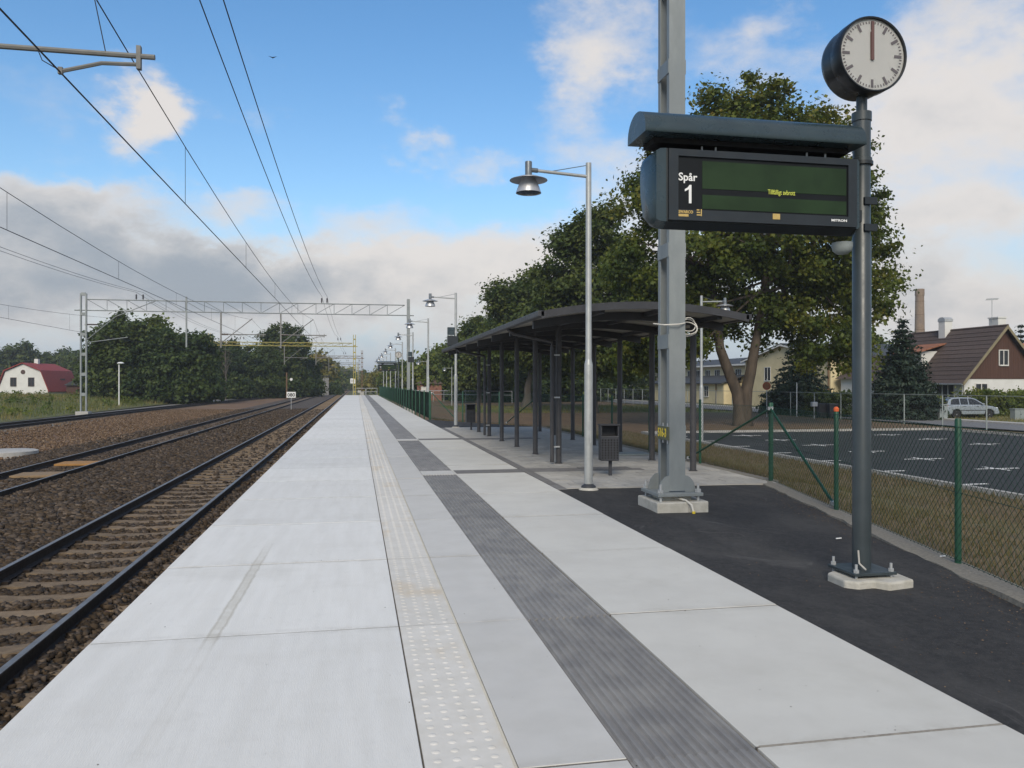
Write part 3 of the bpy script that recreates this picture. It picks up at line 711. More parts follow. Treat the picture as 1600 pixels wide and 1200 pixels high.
for i, gy in enumerate(GY):
    gt = thing('catenary_gantry', LABG[i], 'gantry', (0, gy, 0), group='gantries over the tracks'); mat = GM[i]
    xl = MX0 if i < 2 else (-21.2, -16.5, -15.5, -14.5, -14.5)[i-2]
    xr = MX1 if i < 2 else (-.3, 1.2, .8, .5, .5)[i-2]
    zb = 7.4
    if i == 0:
        batten_mast(.26, 8.9, .23, .40, 1.235, 1.04, mat, gt, MX1, .19, True)
        # base plate, gussets, bolts and broken footing
        x = MX1
        MB().box(x-.32, x+.32, -.33, .33, .20, .245).build('base_plate', mat, gt, bevel=.006)
        for (ax, ay, dx, dy) in ((-.115,-.20,-1,0), (.115,-.20,1,0), (-.115,.20,-1,0), (.115,.20,1,0)):
            pl = [(0, .246), (.15, .246), (.15, .28), (.12, .38), (.06, .45), (0, .47)]
            mb = MB()
            if dx: mb.prism([(x+ax+dx*p, z) for p, z in pl], ay-.008*(1 if ay > 0 else -1)-.006, ay-.008*(1 if ay > 0 else -1)+.006, 'y')
            else: mb.prism([(ay+dy*p*.8, z) for p, z in pl], x+ax-.006, x+ax+.006, 'x')
            mb.build('gusset', mat, gt)
        for sx in (-1, 1):
            for sy in (-1, 1):
                b_ = MB(); b_.lathe([(.018, .06), (.018, .36), (0, .36)], 8, (x+sx*.265, sy*.275, 0)); b_.lathe([(.042, .247), (.042, .29), (0, .291)], 6, (x+sx*.265, sy*.275, 0)); b_.build('anchor_bolt', 'galv', gt)
        MB().box(x-.2, x+.2, -.2, .2, .13, .2).build('grout_pad', 'concrete_foot', gt)
        fo = MB(); fo.prism([(x-.36,-.40),(x-.35,.38),(x+.37,.39),(x+.38,-.36),(x+.12,-.39),(x+.10,-.365),(x+.08,-.39)], -.06, .135, 'z'); fo.build('footing', 'concrete_foot', gt, bevel=.022)
        MB().tube([(x-.02, -.2, .17), (x+.05, -.38, .155), (x+.1, -.45, .10), (x+.115, -.47, .0)], .014, 6).build('cable', 'cable_white', gt, smooth=True)
        MB().lathe([(.022, 0), (.022, .03), (0, .03)], 8, (x+.115, -.475, -.005)).build('cable_cap', 'print_yellow', gt)
        # number plate on the side facing the track
        np_ = MB().box(x-.148, x-.136, -.26, .14, .945, 1.125).build('number_plate', 'label_back', gt)
        for sy in (-.18, -.02): MB().box(x-.1355, x-.1265, sy-.012, sy+.012, .90, 1.17).build('plate_bracket', 'galv', gt)
        np_.rotation_euler = (0, 0, 0)
        lettering('plate_lettering', '516-3', .16, (x-.1495, .125, .985), 'print_yellow', np_, rot=(R(90), 0, R(-90)), scale=(.82, 1, 1), bold=.004)
        # loops of white cable tied to the mast
        cb = MB()
        for r_, dz in ((.13, 0), (.115, .03), (.12, -.03)):
            cb.tube([(x+.20+r_*math.cos(a), -.1+.03*math.sin(2*a+dz*40), 2.48+dz+r_*.8*math.sin(a)) for a in np.linspace(0, 6.4, 20)], .007, 5)
        cb.tube([(x-.28, -.05, 2.52), (x-.2, -.24, 2.49), (x+.0, -.26, 2.5), (x+.1, -.22, 2.52)], .009, 5)
        cb.build('cable_loop', 'cable_white', gt)
    else:
        for x in (xl, xr):
            ft = MB().box(x-.45, x+.45, -.45, .45, ZG-.1, -.42 if x == xl else -.1).build('footing', 'concrete', gt)
            if i == 1 and x == xl:
                for q in (-.19, .19): MB().box(x+q-.05, x+q+.05, -.09, .09, -.42, 8.7).build('mast_channel', mat, gt)
                for z in np.arange(.9, 8.7, 1.55): MB().box(x-.14, x+.14, -.085, .085, z-.12, z+.12).build('batten_plate', mat, gt)
            elif i == 1: batten_mast(-.42 if x == xl else -.1, 8.75 if x == xr else 8.5, .24, .40, 1.6, .9, mat, gt, x)
            else:
                for q in (-.16, .16): MB().box(x+q-.045, x+q+.045, -.06, .06, -.45, 9.2).build('mast_channel', mat, gt)
                bb = MB()
                for z in np.arange(.5, 9, 1.0): bb.box(x-.115, x+.115, -.045, .045, z-.1, z+.1)
                bb.build('mast_battens', mat, gt)
    lattice(gt, xl+.25, xr-.3, zb, .85 if i < 2 else .5, mat, .048 if i < 2 else .065)
    for k in (-16.9, -16.4, -2.78, -2.36):
        if xl < k < xr: insulator_stack(gt, k, 0, zb+.9)
    cantilever(gt, -6.0, 1, -3.45, 'far_steel', zb, i == 0)
    if i: cantilever(gt, -10.6, 1, -8.2, 'far_steel', zb)
    if i == 1:
        MB().tube([(xl+.1, 0, 5.0), (xl+2.3, 0, 6.95), (xl+5.4, 0, 8.3)], .035, 6).build('bracket_tube', mat, gt)
        MB().tube([(xl+.1, 0, 6.3), (xl+1.0, 0, 6.3)], .06, 6).build('insulator', 'insulator', gt)
        MB().tube([(xl+.2, 0, 4.9), (xl+3.2, 0, 5.35)], .03, 6).build('register_tube', mat, gt)
        MB().bar((-13.2, 0, zb+1.2), (-13.2, 0, 4.6), .11, .11).build('drop_post', mat, gt)
# overhead lines
def contact_line(name, label, xc, ysup, z0, zm, sag, drop, x_of=None):
    t = thing(name, label, 'overhead line', (0, 0, 0), group='overhead lines above the tracks')
    X = x_of or (lambda y: xc)
    yy = list(np.linspace(ysup[0], ysup[-1], 16*(len(ysup)-1)+1))
    def mess(y):
        for a, b2 in zip(ysup, ysup[1:]):
            if y <= b2: s = (y-a)/(b2-a); return zm-sag*4*s*(1-s)
        return zm
    r = .011
    MB().tube([(X(y), y, z0) for y in ysup], r, 5).build('contact_wire', 'wire', t)
    MB().tube([(X(y), y, mess(y)) for y in yy], r*.85, 5).build('messenger_wire', 'wire', t)
    y = drop
    while y < 180:
        if min(abs(y-s) for s in ysup) > 2: MB().tube([(X(y), y, z0), (X(y), y, mess(y))], .005, 4, False).build('dropper', 'wire', t)
        y += 9.2
    return t
SUP = [-46.5]+GY
contact_line('overhead_line', 'contact wire and messenger wire hung above the track along the platform', -3.45, SUP, 5.4, 6.98, .95, 17.4)
contact_line('overhead_line', 'contact wire and messenger wire hung above the middle track', -8.25, SUP, 5.4, 6.9, .95, 12.)
contact_line('overhead_line', 'contact wire and messenger wire hung above the outer siding', -17.8, [-46.5, 10.35, 67, 124, 181], 5.3, 6.85, .9, 40., x_of=lambda y: track3(y)+.4)
for x, lab in ((-2.78, 'left of the two feeder wires carried on top of the gantries above the platform edge'), (-2.36, 'right of the two feeder wires carried on top of the gantries above the platform edge'),
               (-16.9, 'left of the two feeder wires on top of the gantry over the siding'), (-16.4, 'right of the two feeder wires on top of the gantry over the siding')):
    mb = MB(); pts = []
    for a, b2 in zip(SUP[:5], SUP[1:6]):
        for s in np.linspace(0, 1, 17)[:-1]: pts.append((x, a+(b2-a)*s, 8.87-.75*4*s*(1-s)))
    mb.tube(pts, .012, 5); tag(mb.build('feeder_wire', 'wire'), lab, 'wire', 'feeder wires on the gantries')
# ------------------------------------------------------------------ platform lamps
def make_lamp(name, H, lab, cat='lamp', grp=None, arm=1.0, scale=1.):
    L = thing(name, lab, cat, group=grp)
    MB().lathe([(.16, -.06), (.16, .0), (.135, .015), (.125, .03)], 20).build('footing_ring', 'concrete_foot', L, smooth=True)
    MB().lathe([(.125, .012), (.115, .055), (.075, .085), (.07, .09)], 20).build('base_collar', 'bin_paint', L, smooth=True)
    MB().lathe([(.068, .05), (.068, 2.0), (.066, 2.02), (.05, 2.09), (.049, 2.1), (.045, H), (.0, H)], 20).build('pole', 'galv_lamp', L, smooth=True)
    MB().box(-.02, .02, -.071, -.06, .75, 1.1).build('service_door', 'galv', L)
    zt = H-.22
    MB().tube([(-.03, 0, zt), (-arm+.13, 0, zt+.045)], .026, 10).build('arm', 'galv_lamp', L, smooth=True)
    MB().tube([(-.03, 0, H-.04), (-arm*.62, 0, zt+.05)], .007, 5).build('stay_rod', 'lamp_dark', L)
    MB().tube([(-arm+.15, 0, zt+.045), (-arm+.03, 0, zt+.05)], .036, 10).build('arm_socket', 'lamp_dark', L, smooth=True)
    z = zt-.02
    hd = MB().lathe([(.0, .20), (.052, .20), (.055, .19), (.055, -.02)], 20, (-arm, 0, z)).build('lamp_neck', 'lamp_dark', L, smooth=True)
    MB().lathe([(.055, -.015), (.16, -.045), (.30, -.095), (.302, -.10), (.16, -.06), (.10, -.06)], 28, (-arm, 0, z)).build('lamp_brim', 'lamp_alu', L, smooth=True)
    MB().lathe([(.10, -.055), (.13, -.12), (.17, -.2), (.19, -.26), (.203, -.30), (.196, -.30), (.16, -.2), (.12, -.10)], 28, (-arm, 0, z)).build('lamp_shade', 'lamp_alu', L, smooth=True)
    MB().lathe([(.19, -.285), (.12, -.292), (0, -.294)], 20, (-arm, 0, z)).build('lamp_lens', 'glass_dark', L, smooth=True)
    return L
NB = {31.2: 'in line with the far end of the shelter', 43.5: 'just past the start of the long green fence', 55.5: '', 67.5: ''}
LY = [12.45, 31.2, 43.5, 55.5, 68.5, 80.5, 92.5, 104.5, 116.5]
LL = ['tall galvanised platform lamp in front of the shelter, nearest the camera', 'platform lamp with a dark box on its pole at the far shelter end',
      'platform lamp standing at the start of the long green fence', 'platform lamp with a dark box on its pole, beside the long green fence', 'fifth platform lamp from the camera, beside the far gantry mast',
      'sixth platform lamp from the camera along the green fence', 'seventh platform lamp from the camera along the green fence', 'eighth platform lamp from the camera along the green fence', 'farthest platform lamp, last before the platform end railing']
lamp0 = make_lamp('platform_lamp', 5.27, LL[0], 'lamp', 'lamps along the platform')
for i, y in enumerate(LY):
    o = lamp0 if i == 0 else copy_tree(lamp0, label=LL[i])
    o.location = (3.68 if i == 0 else 3.82, y, 0); o.rotation_euler[2] = R(2 if i == 0 else random.uniform(-3, 3))
# lamps by the car park and field
def plain_lamp(x, y, H, rz, lab):
    L = copy_tree(lamp0, label=lab); L['group'] = 'lamps beyond the fence'; L.location = (x, y, ZG); L.rotation_euler[2] = rz; s = H/5.27; L.scale = (s, s, s); return L
x, y = at(1096, 33.5); plain_lamp(x, y, 6.2, R(190), 'white lamp on a thin pole at the car park corner, its arm pointing right')
x, y = at(706, 88); plain_lamp(x, y, 4.4, R(10), 'thin lamp post beside the far white railing, left of the shelter')
x, y = at(667, 96); plain_lamp(x, y, 5.4, R(5), 'thin lamp post in front of the brick hut')
# dark sign boxes on two lamp poles
for n_, (y, lab) in enumerate(((31.2, 'dark blue sign box fixed to the lamp pole at the shelter end'), (55.5, 'dark blue sign box fixed to a lamp pole along the green fence'))):
    t = thing('pole_sign', lab, 'sign', (3.82, y, 0), group='dark sign boxes on lamp poles')
    MB().box(-.33, -.05, -.06, .06, 3.62, 3.92).build('upper_panel', 'sign_paint', t, bevel=.01)
    MB().box(-.33, .08, -.075, .075, 3.2, 3.58).build('lower_panel', 'sign_frame', t, bevel=.01)
    MB().lathe([(.06, 3.3), (.06, 3.4)], 12).build('clamp', 'galv', t); MB().lathe([(.06, 3.7), (.06, 3.78)], 12).build('clamp', 'galv', t)
# ------------------------------------------------------------------ shelter
SX0, SX1 = 3.12, 6.98; SY0, SY1 = 13.45, 29.2
sh = thing('platform_shelter', 'long anthracite steel shelter with arched roof on rows of slim columns', 'shelter', (0, 0, 0))
def roof_z(x): s = (x-(SX0+SX1)/2)/((SX1-SX0)/2); return 2.90+.20*(1-s*s)
CYs = [14.35+2.28*k for k in range(7)]
for k, y in enumerate(CYs):
    for x in (4.25, 6.47):
        y_ = y+(.35 if x > 5 else 0)*(1-k/6)
        MB().lathe([(.085, 0), (.085, .012), (.062, .014), (.062, roof_z(x)-.12)], 16, (x, y_, 0)).build('column', 'column_paint', sh, smooth=True)
    # arched rafter
    pts = np.linspace(SX0+.06, SX1-.06, 15); mb = MB()
    for a, b2 in zip(pts, pts[1:]): mb.prism([(a, roof_z(a)-.20), (b2, roof_z(b2)-.20), (b2, roof_z(b2)-.05), (a, roof_z(a)-.05)], y-.04, y+.04, 'y')
    mb.build('rafter', 'anthracite', sh)
for x in (4.25, 6.47, 5.36):
    MB().box(x-.05, x+.05, SY0+.08, SY1-.08, roof_z(x)-.12, roof_z(x)-.045).build('purlin', 'anthracite', sh)
# roof shell: sheets with standing edges, soffit boards below and a deep fascia round it
pts = np.linspace(SX0, SX1, 21)
for k in range(12):
    a0 = SY0+.02+(SY1-SY0-.04)*k/12; a1 = SY0+.02+(SY1-SY0-.04)*(k+1)/12-.012; mb = MB()
    for a, b2 in zip(pts, pts[1:]): mb.prism([(a, roof_z(a)), (b2, roof_z(b2)), (b2, roof_z(b2)+.02), (a, roof_z(a)+.02)], a0, a1, 'y')
    mb.build('roof_sheet', 'anthracite', sh)
    if k < 12:
        mb = MB(); q = np.linspace(SX0+.10, SX1-.10, 15)
        for a, b2 in zip(q, q[1:]): mb.prism([(a, roof_z(a)-.04), (b2, roof_z(b2)-.04), (b2, roof_z(b2)-.006), (a, roof_z(a)-.006)], a0+.05, a1-.05, 'y')
        mb.build('soffit_panel', 'soffit', sh)
for y0, y1 in ((SY0-.05, SY0), (SY1, SY1+.05)):
    mb = MB()
    for a, b2 in zip(pts, pts[1:]): mb.prism([(a, roof_z(a)-.075), (b2, roof_z(b2)-.075), (b2, roof_z(b2)+.055), (a, roof_z(a)+.055)], y0, y1, 'y')
    mb.build('end_fascia', 'anthracite', sh)
for x in (SX0, SX1):
    MB().box(x-.06, x+.06, SY0-.05, SY1+.05, 2.86, 2.965).build('eaves_gutter', 'anthracite', sh, bevel=.012)
for (x, yk, sx) in ((4.25, 1, SX0), (4.25, 5, SX0), (6.47, 1, SX1)):
    y = CYs[yk]; d = -.17 if x < 5 else .17
    MB().tube([(sx, y-.1, 2.86), (sx+(x-sx)*.12, y-.1, 2.76), (x+d, y-.1, 2.6), (x+d, y-.1, 2.45), (x+d, y-.1, .04)], .042, 10).build('downpipe', 'column_paint', sh, smooth=True)
    for z in (.35, 1.4, 2.3): MB().box(min(x, x+d), max(x, x+d), y-.11, y-.09, z, z+.03).build('pipe_clip', 'galv', sh)
# ------------------------------------------------------------------ litter bins
def litter_bin(lab, x, y, rz):
    t = thing('litter_bin', lab, 'litter bin', (x, y, 0), rz, 'perforated litter bins at the shelter')
    b_ = MB().box(-.17, .17, -.14, .14, .28, .74).build('body', 'bin_paint', t, bevel=.012)
    hl = MB()
    for i in range(6):
        for j in range(8): hl.lathe([(.016, -.1425), (.016, -.1405), (0, -.1405)], 8, (-.1375+.055*i, 0, .335+.047*j), 'y')
    hl.build('perforation', 'black', b_)
    for s in (-1, 1): MB().box(s*.158-.012, s*.158+.012, -.135, .135, .742, .93).build('hood_side', 'bin_paint', t)
    MB().box(-.19, .19, -.16, .16, .93, .955).build('hood', 'bin_paint', t, bevel=.006)
    MB().box(-.146, .146, .12, .135, .742, .93).build('hood_back', 'bin_paint', t)
    MB().bar((.03, 0, -.02), (.03, 0, .28), .06, .05).build('post', 'bin_paint', t)
    return t
litter_bin('dark perforated litter bin right behind the nearest lamp pole', *at(951, 14.9), R(-8))
litter_bin('dark litter bin at the far end of the shelter, left of the columns', *at(735, 29.6), R(0))
x, y = at(984, 19.3)
o = MB().box(-.45, .45, -.3, .3, .0, .035).build('cable_pit_cover', 'cabinet', None, loc=(x, y, .002), bevel=.005); tag(o, 'blue grey cover plate lying on the paving at the back of the shelter', 'cover plate')
# ------------------------------------------------------------------ post with departure board and clock
PX, PY = 4.32, 6.26
sp_ = thing('sign_post', 'dark grey round post carrying the departure board and the near clock', 'post', (PX, PY, 0), group='posts carrying boards and clocks')
fo = MB(); fo.prism([(-.30,-.20),(-.22,-.28),(-.06,-.25),(.02,-.35),(.30,-.28),(.32,-.02),(.24,.16),(-.1,.2),(-.28,.08)], -.06, .052, 'z'); fo.build('footing', 'concrete_foot', sp_, bevel=.018)
MB().box(-.2, .2, -.2, .2, .075, .1).build('base_plate', 'pole_paint', sp_, bevel=.004)
for sx in (-1, 1):
    for sy in (-1, 1): b_ = MB(); b_.lathe([(.012, .03), (.012, .17), (0, .17)], 8, (sx*.165, sy*.165, 0)); b_.lathe([(.024, .1), (.024, .125), (0, .126)], 6, (sx*.165, sy*.165, 0)); b_.build('anchor_bolt', 'galv', sp_)
MB().lathe([(.078, .1), (.078, 2.98), (.072, 2.99), (.072, 3.62), (.0, 3.62)], 28).build('pole', 'pole_paint', sp_, smooth=True)
MB().lathe([(.085, 3.62), (.085, 3.66), (.074, 3.665), (.074, 3.98), (.082, 3.985), (.082, 4.06), (.05, 4.07)], 28).build('upper_sleeve', 'pole_paint', sp_, smooth=True)
MB().lathe([(.094, 3.60), (.094, 3.63)], 28).build('collar', 'sign_frame', sp_, smooth=True)
MB().lathe([(.045, 4.06), (.045, 4.20)], 20).build('neck', 'pole_paint', sp_, smooth=True)
for z in (3.02, 3.25): MB().box(-.03, .09, -.09, -.06, z, z+.06).build('bracket', 'sign_frame', sp_)
MB().lathe([(.0, 2.815), (.045, 2.823), (.078, 2.85), (.086, 2.885), (.086, 2.92), (0, 2.92)], 20, (-.2, -.02, 0)).build('speaker_dome', 'cabinet', sp_, smooth=True)
MB().tube([(-.07, -.16, .12), (-.085, -.09, .16), (-.085, -.075, .27)], .008, 6).build('earth_cable', 'paver', sp_, smooth=True)
# departure board, origin at the post
bd = thing('departure_board', 'wide dark departure board for track one under a curved hood', 'departure board', (PX, PY, 0), group='departure boards on posts')
X0, X1 = -1.88, -.19; ZB0, ZB1 = 2.985, 3.595; YF = -.20
pr = [(YF, ZB0+.02), (YF, ZB1), (.12, ZB1), (.155, ZB1-.12), (.14, ZB1-.32), (.07, ZB1-.55), (-.04, ZB0-.01), (-.12, ZB0-.03)]
MB().prism(pr, X0, X1, 'x').build('housing', 'sign_frame', bd, bevel=.006)
# bulged end caps
for s, xa in ((-1, X0-.001), (1, X1+.001)):
    mb = MB(); cy = sum(p for p, q in pr)/len(pr); cz = sum(q for p, q in pr)/len(pr); rings = []
    for k, (sc, off) in enumerate(((1., 0), (.985, .05), (.93, .085), (.8, .105), (.0, .11))):
        if s > 0: off *= .35
        rings.append([(xa+s*off, YF+(p-YF)*sc if k < 3 else cy+(p-cy)*sc, cz+(q-cz)*sc) for p, q in pr])
    b = len(mb.v); n = len(pr)
    for r_ in rings: mb.v += r_
    for k in range(len(rings)-1):
        for i in range(n): j = (i+1) % n; mb.face((b+k*n+i, b+k*n+j, b+(k+1)*n+j, b+(k+1)*n+i))
    mb.build('end_cap', 'sign_paint', bd, smooth=True)
fr = MB(); a0, a1, b0, b1 = X0+.09, X1-.09, ZB0+.115, ZB1-.065
fr.box(X0+.01, a0, YF-.028, YF-.001, ZB0+.03, ZB1-.01); fr.box(a1, X1-.01, YF-.028, YF-.001, ZB0+.03, ZB1-.01)
fr.box(a0, a1, YF-.028, YF-.001, b1, ZB1-.01); fr.box(a0, a1, YF-.028, YF-.001, ZB0+.03, b0)
fr.build('screen_frame', 'sign_frame', bd)
scr = MB().box(a0, a1, YF-.012, YF-.001, b0, b1).build('screen', 'sign_black', bd)
lx0 = a0+.21
MB().box(lx0, a1-.012, YF-.0155, YF-.0125, b0+.178, b1-.03).build('upper_display', 'lcd', scr); MB().box(lx0, a1-.012, YF-.0155, YF-.0125, b0+.015, b0+.128).build('lower_display', 'lcd', scr)
lettering('track_word', 'Spår', .088, (a0+.004, YF-.0165, b1-.195), 'print_white', scr, bold=.0014, scale=(1.02, 1, 1))
nx_, nz_ = a0+.06, b1-.376
MB().prism([(nx_+.034, nz_), (nx_+.056, nz_), (nx_+.056, nz_+.148), (nx_+.040, nz_+.148), (nx_+.024, nz_+.126), (nx_, nz_+.112), (nx_, nz_+.094), (nx_+.034, nz_+.112)], YF-.0165, YF-.0145, 'y').build('track_number', 'print_white', scr)
lettering('message', 'Tillfälligt avbrott', .056, (a0+.783, YF-.0175, b1-.272), 'lcd_text', scr, scale=(.66, 1, 1))
fx = YF-.0295
lettering('maker_name', 'MITRON', .038, (a1-.16, fx, ZB0+.07), 'print_white', bd, scale=(1.0, .7, 1), bold=.001)
MB().box(a0+.82, a0+.885, fx-.001, fx+.0005, ZB0+.066, ZB0+.112).build('sticker', 'print_gold', bd)
lettering('supplier_name', 'SWARCO', .04, (a0-.0, fx, ZB0+.085), 'print_gold', bd, scale=(.72, .8, 1), bold=.0015)
mb = MB(); mb.box(a0, a0+.085, fx-.001, fx+.0005, ZB0+.058, ZB0+.078)
for k in range(3): mb.box(a0+.155, a0+.19-.006*k, fx-.001, fx+.0005, ZB0+.07+.02*k, ZB0+.08+.02*k)
mb.box(a0+.19, a0+.199, fx-.001, fx+.0005, ZB0+.066, ZB0+.122); mb.build('supplier_logo', 'print_gold', bd)['kind'] = 'stuff'
for k in range(5): MB().lathe([(.01, ZB0-.035), (.01, ZB0-.02)], 8, (X0+.35+k*.28, -.1, 0)).build('screw', 'galv', bd)
for x in (X0+.33, X0+.45, X1-.42, X1-.25): MB().lathe([(.009, ZB1), (.009, ZB1+.09)], 8, (x, YF+.06, 0)).build('hood_bolt', 'galv', bd)
# hood: half-round section with a flat underside
hp = [(-.31, 3.725)]+[(-.105-.21*math.cos(R(180)*k/18), 3.735+.195*math.sin(R(180)*k/18)**.8) for k in range(19)]+[(.105, 3.722)]
hd = MB().prism([(p, q-.04) for p, q in hp], X0-.22, -.17, 'x'); hd.build('hood', 'sign_paint', bd, smooth=True)
MB().box(X0-.1, -.25, -.18, .06, 3.64, 3.681).build('hood_tray', 'black', bd)
MB().box(-.42, -.06, -.02, .10, 3.597, 3.64).build('hood_bracket', 'sign_frame', bd); MB().box(X0+.25, X0+.45, -.02, .10, 3.597, 3.64).build('hood_bracket', 'sign_frame', bd)
MB().box(-.30, -.0, -.06, .06, 3.1, 3.2).build('mount_arm', 'sign_frame', bd)
# clock
CZ = 4.475; CR = .335
ck = thing('station_clock', 'round white faced station clock in a dark drum above the near departure board', 'clock', (PX, PY, 4.215), group='station clocks on posts')
zc = .315
MB().lathe([(.0, .20), (.22, .20), (.29, .185), (.325, .14), (.337, .09), (.337, -.12)], 48, (0, 0, zc), 'y').build('drum', 'clock_case', ck, smooth=True)
MB().lathe([(.342, -.03), (.345, -.035), (.345, -.165), (.338, -.178), (.325, -.175), (.324, -.13)], 48, (0, 0, zc), 'y').build('bezel', 'clock_case', ck, smooth=True)
fc = MB().lathe([(.328, -.150), (.0, -.150)], 48, (0, 0, zc), 'y').build('face', 'clock_face', ck)
yk = -.1545
def radial(a, r0, r1, wd):
    s, c = math.sin(a), math.cos(a); px_, pz_ = c*wd/2, -s*wd/2
    return [(s*r0-px_, yk, zc+c*r0-pz_), (s*r0+px_, yk, zc+c*r0+pz_), (s*r1+px_, yk, zc+c*r1+pz_), (s*r1-px_, yk, zc+c*r1-pz_)]
for k in range(60):
    a = 2*math.pi*k/60
    if k % 5 == 0: MB().quad(*radial(a, .225, .30, .026)).build('hour_mark', 'clock_mark', fc)
mm = MB()
for k in range(60):
    if k % 5: mm.quad(*radial(2*math.pi*k/60, .278, .30, .0095))
mm.build('minute_marks', 'clock_mark', fc)
for nm, r0, r1, wd, yy_ in (('hour_hand', -.045, .205, .036, -.160), ('minute_hand', -.05, .30, .028, -.166)):
    yk = yy_; q = radial(0 if nm == 'minute_hand' else R(-.3), r0, r1, wd)
    mb = MB(); mb.quad(*q); mb.quad(*[(p[0], p[1]+.004, p[2]) for p in q]); 
    for i in range(4): j = (i+1) % 4; mb.quad(q[i], q[j], (q[j][0], q[j][1]+.004, q[j][2]), (q[i][0], q[i][1]+.004, q[i][2]))
    mb.build(nm, 'clock_hand', fc)
MB().lathe([(.07, .0), (.07, .012), (.05, .02)], 20, (0, 0, -.01)).build('mount', 'clock_case', ck, smooth=True)
ck.scale = (.94, .94, .94)
# the same group again far down the platform
for o, lab in ((sp_, 'dark post of the far departure board, beside the green fence'), (bd, 'small far departure board at the far end of the platform'), (ck, 'small far station clock above the distant departure board')):
    c = copy_tree(o, label=lab); c.location = (3.98, 78, o.location.z)
# ------------------------------------------------------------------ fences
def chain(parent, p0, p1, z0, z1, pitch, r, name='chain_link_mesh', mat='green_wire'):
    p0 = Vector((p0[0], p0[1], 0)); p1 = Vector((p1[0], p1[1], 0)); L = (p1-p0).length; d = (p1-p0)/L; nrm = Vector((d.y, -d.x, 0)); H = z1-z0
    V = []; Q = []
    for sgn in (1, -1):
        s = -H if sgn > 0 else 0.
        end = L if sgn > 0 else L+H
        while s < end:
            a0 = max(0, s) if sgn > 0 else max(0, s-H); a1 = min(L, s+H) if sgn > 0 else min(L, s)
            if a1-a0 > .01:
                zA = z0+(a0-s) if sgn > 0 else z0+(s-a0); zB = z0+(a1-s) if sgn > 0 else z0+(s-a1)
                A = p0+d*a0+Vector((0,0,zA)); B = p0+d*a1+Vector((0,0,zB)); dr = (B-A).normalized(); u = dr.cross(nrm)*r; nn = nrm*r
                off = nrm*(r*.6*sgn); b = len(V)
                for o in (A, B):
                    V += [tuple(o+off+nn), tuple(o+off-nn*.5+u*.87), tuple(o+off-nn*.5-u*.87)]
                Q += [(b, b+1, b+4, b+3), (b+1, b+2, b+5, b+4), (b+2, b, b+3, b+5)]
            s += pitch
    me = bpy.data.meshes.new(name); me.from_pydata(V, [], Q); me.materials.append(MATS[mat]); me.update()
    o = put(name, me, parent); o['kind'] = 'stuff'; return o
def fence(name, label, pts, zb, H, spacing, pitch, r, post_r=.024, mat='green_paint', wmat='green_wire', grp='green chain link fences', cat='fence', posts=None, rails=True, toprail=False):
    t = thing(name, label, cat, (0, 0, 0), group=grp)
    for a, b2 in zip(pts, pts[1:]):
        L = math.dist(a, b2); n = max(1, round(L/spacing))
        for k in range(n+(1 if b2 is pts[-1] else 0)):
            x = a[0]+(b2[0]-a[0])*k/n; y = a[1]+(b2[1]-a[1])*k/n
            MB().lathe([(post_r, zb-.25), (post_r, zb+H), (post_r*.8, zb+H+.012), (0, zb+H+.014)], 12, (x, y, 0)).build('post', mat, t, smooth=True)
        dx, dy = (b2[0]-a[0])/L, (b2[1]-a[1])/L; ox, oy = dy*post_r*1.1, -dx*post_r*1.1
        chain(t, (a[0]+ox, a[1]+oy), (b2[0]+ox, b2[1]+oy), zb+.03, zb+H-.06, pitch, r, mat=wmat)
        if rails:
            for z in (zb+.04, zb+H*.5, zb+H-.065): MB().tube([(a[0]+ox, a[1]+oy, z), (b2[0]+ox, b2[1]+oy, z)], r*1.25, 4).build('line_wire', wmat, t)
        if toprail: MB().tube([(a[0], a[1], zb+H), (b2[0], b2[1], zb+H)], .021, 6).build('top_rail', mat, t)
    return t
def strut(t, a, b2, r=.021):
    MB().tube([a, b2], r, 10).build('strut', 'green_paint', t, smooth=True)
    for p in (a, b2): MB().box(p[0]-.035, p[0]+.035, p[1]-.035, p[1]+.035, p[2]-.03, p[2]+.03).build('strut_clamp', 'cap_silver', t, bevel=.008)
f1 = fence('chain_link_fence', 'green chain link fence with propped corner post beside the asphalt path', [(7.12, 12.9), (6.36, 9.77), (5.60, 6.64), (4.84, 3.51), (4.3, 1.27)], 0., 1.36, 3.25, .085, .0024, .03)
strut(f1, (7.10, 12.86, 1.27), (6.40, 9.9, .07)); strut(f1, (7.16, 12.96, 1.27), (7.2, 16.6, .07))
MB().lathe([(.034, 1.33), (.036, 1.37), (.02, 1.39), (0, 1.395)], 12, (6.36, 9.77, 0)).build('orange_cap', 'orange_plastic', f1, smooth=True)
f2 = fence('chain_link_fence', 'green chain link fence running behind the shelter', [(7.2, 13.0), (7.2, 31.0)], 0., 1.36, 3.0, .085, .0024, .028)
f3 = fence('chain_link_fence', 'green chain link fence slanting back to the platform past the shelter', [(7.2, 31.0), (3.5, 38.6)], 0., 1.36, 2.8, .085, .003, .028)
strut(f3, (7.17, 31.06, 1.27), (6.2, 33.1, .07)); strut(f3, (3.55, 38.5, 1.27), (4.5, 36.6, .07))
f4 = fence('chain_link_fence', 'long dark green fence along the far right edge of the platform', [(3.46, 38.7), (3.46, YEND-.5)], 0., 1.36, 3.0, .075, .0045, .03)
f5 = fence('wire_mesh_fence', 'tall galvanised wire fence along the near side of the street', [(33.9, 28.), (33.9, 112.)], ZG, 1.85, 3.4, .25, .0009, .036, 'cabinet', 'galv', 'galvanised fences', 'fence', toprail=True)
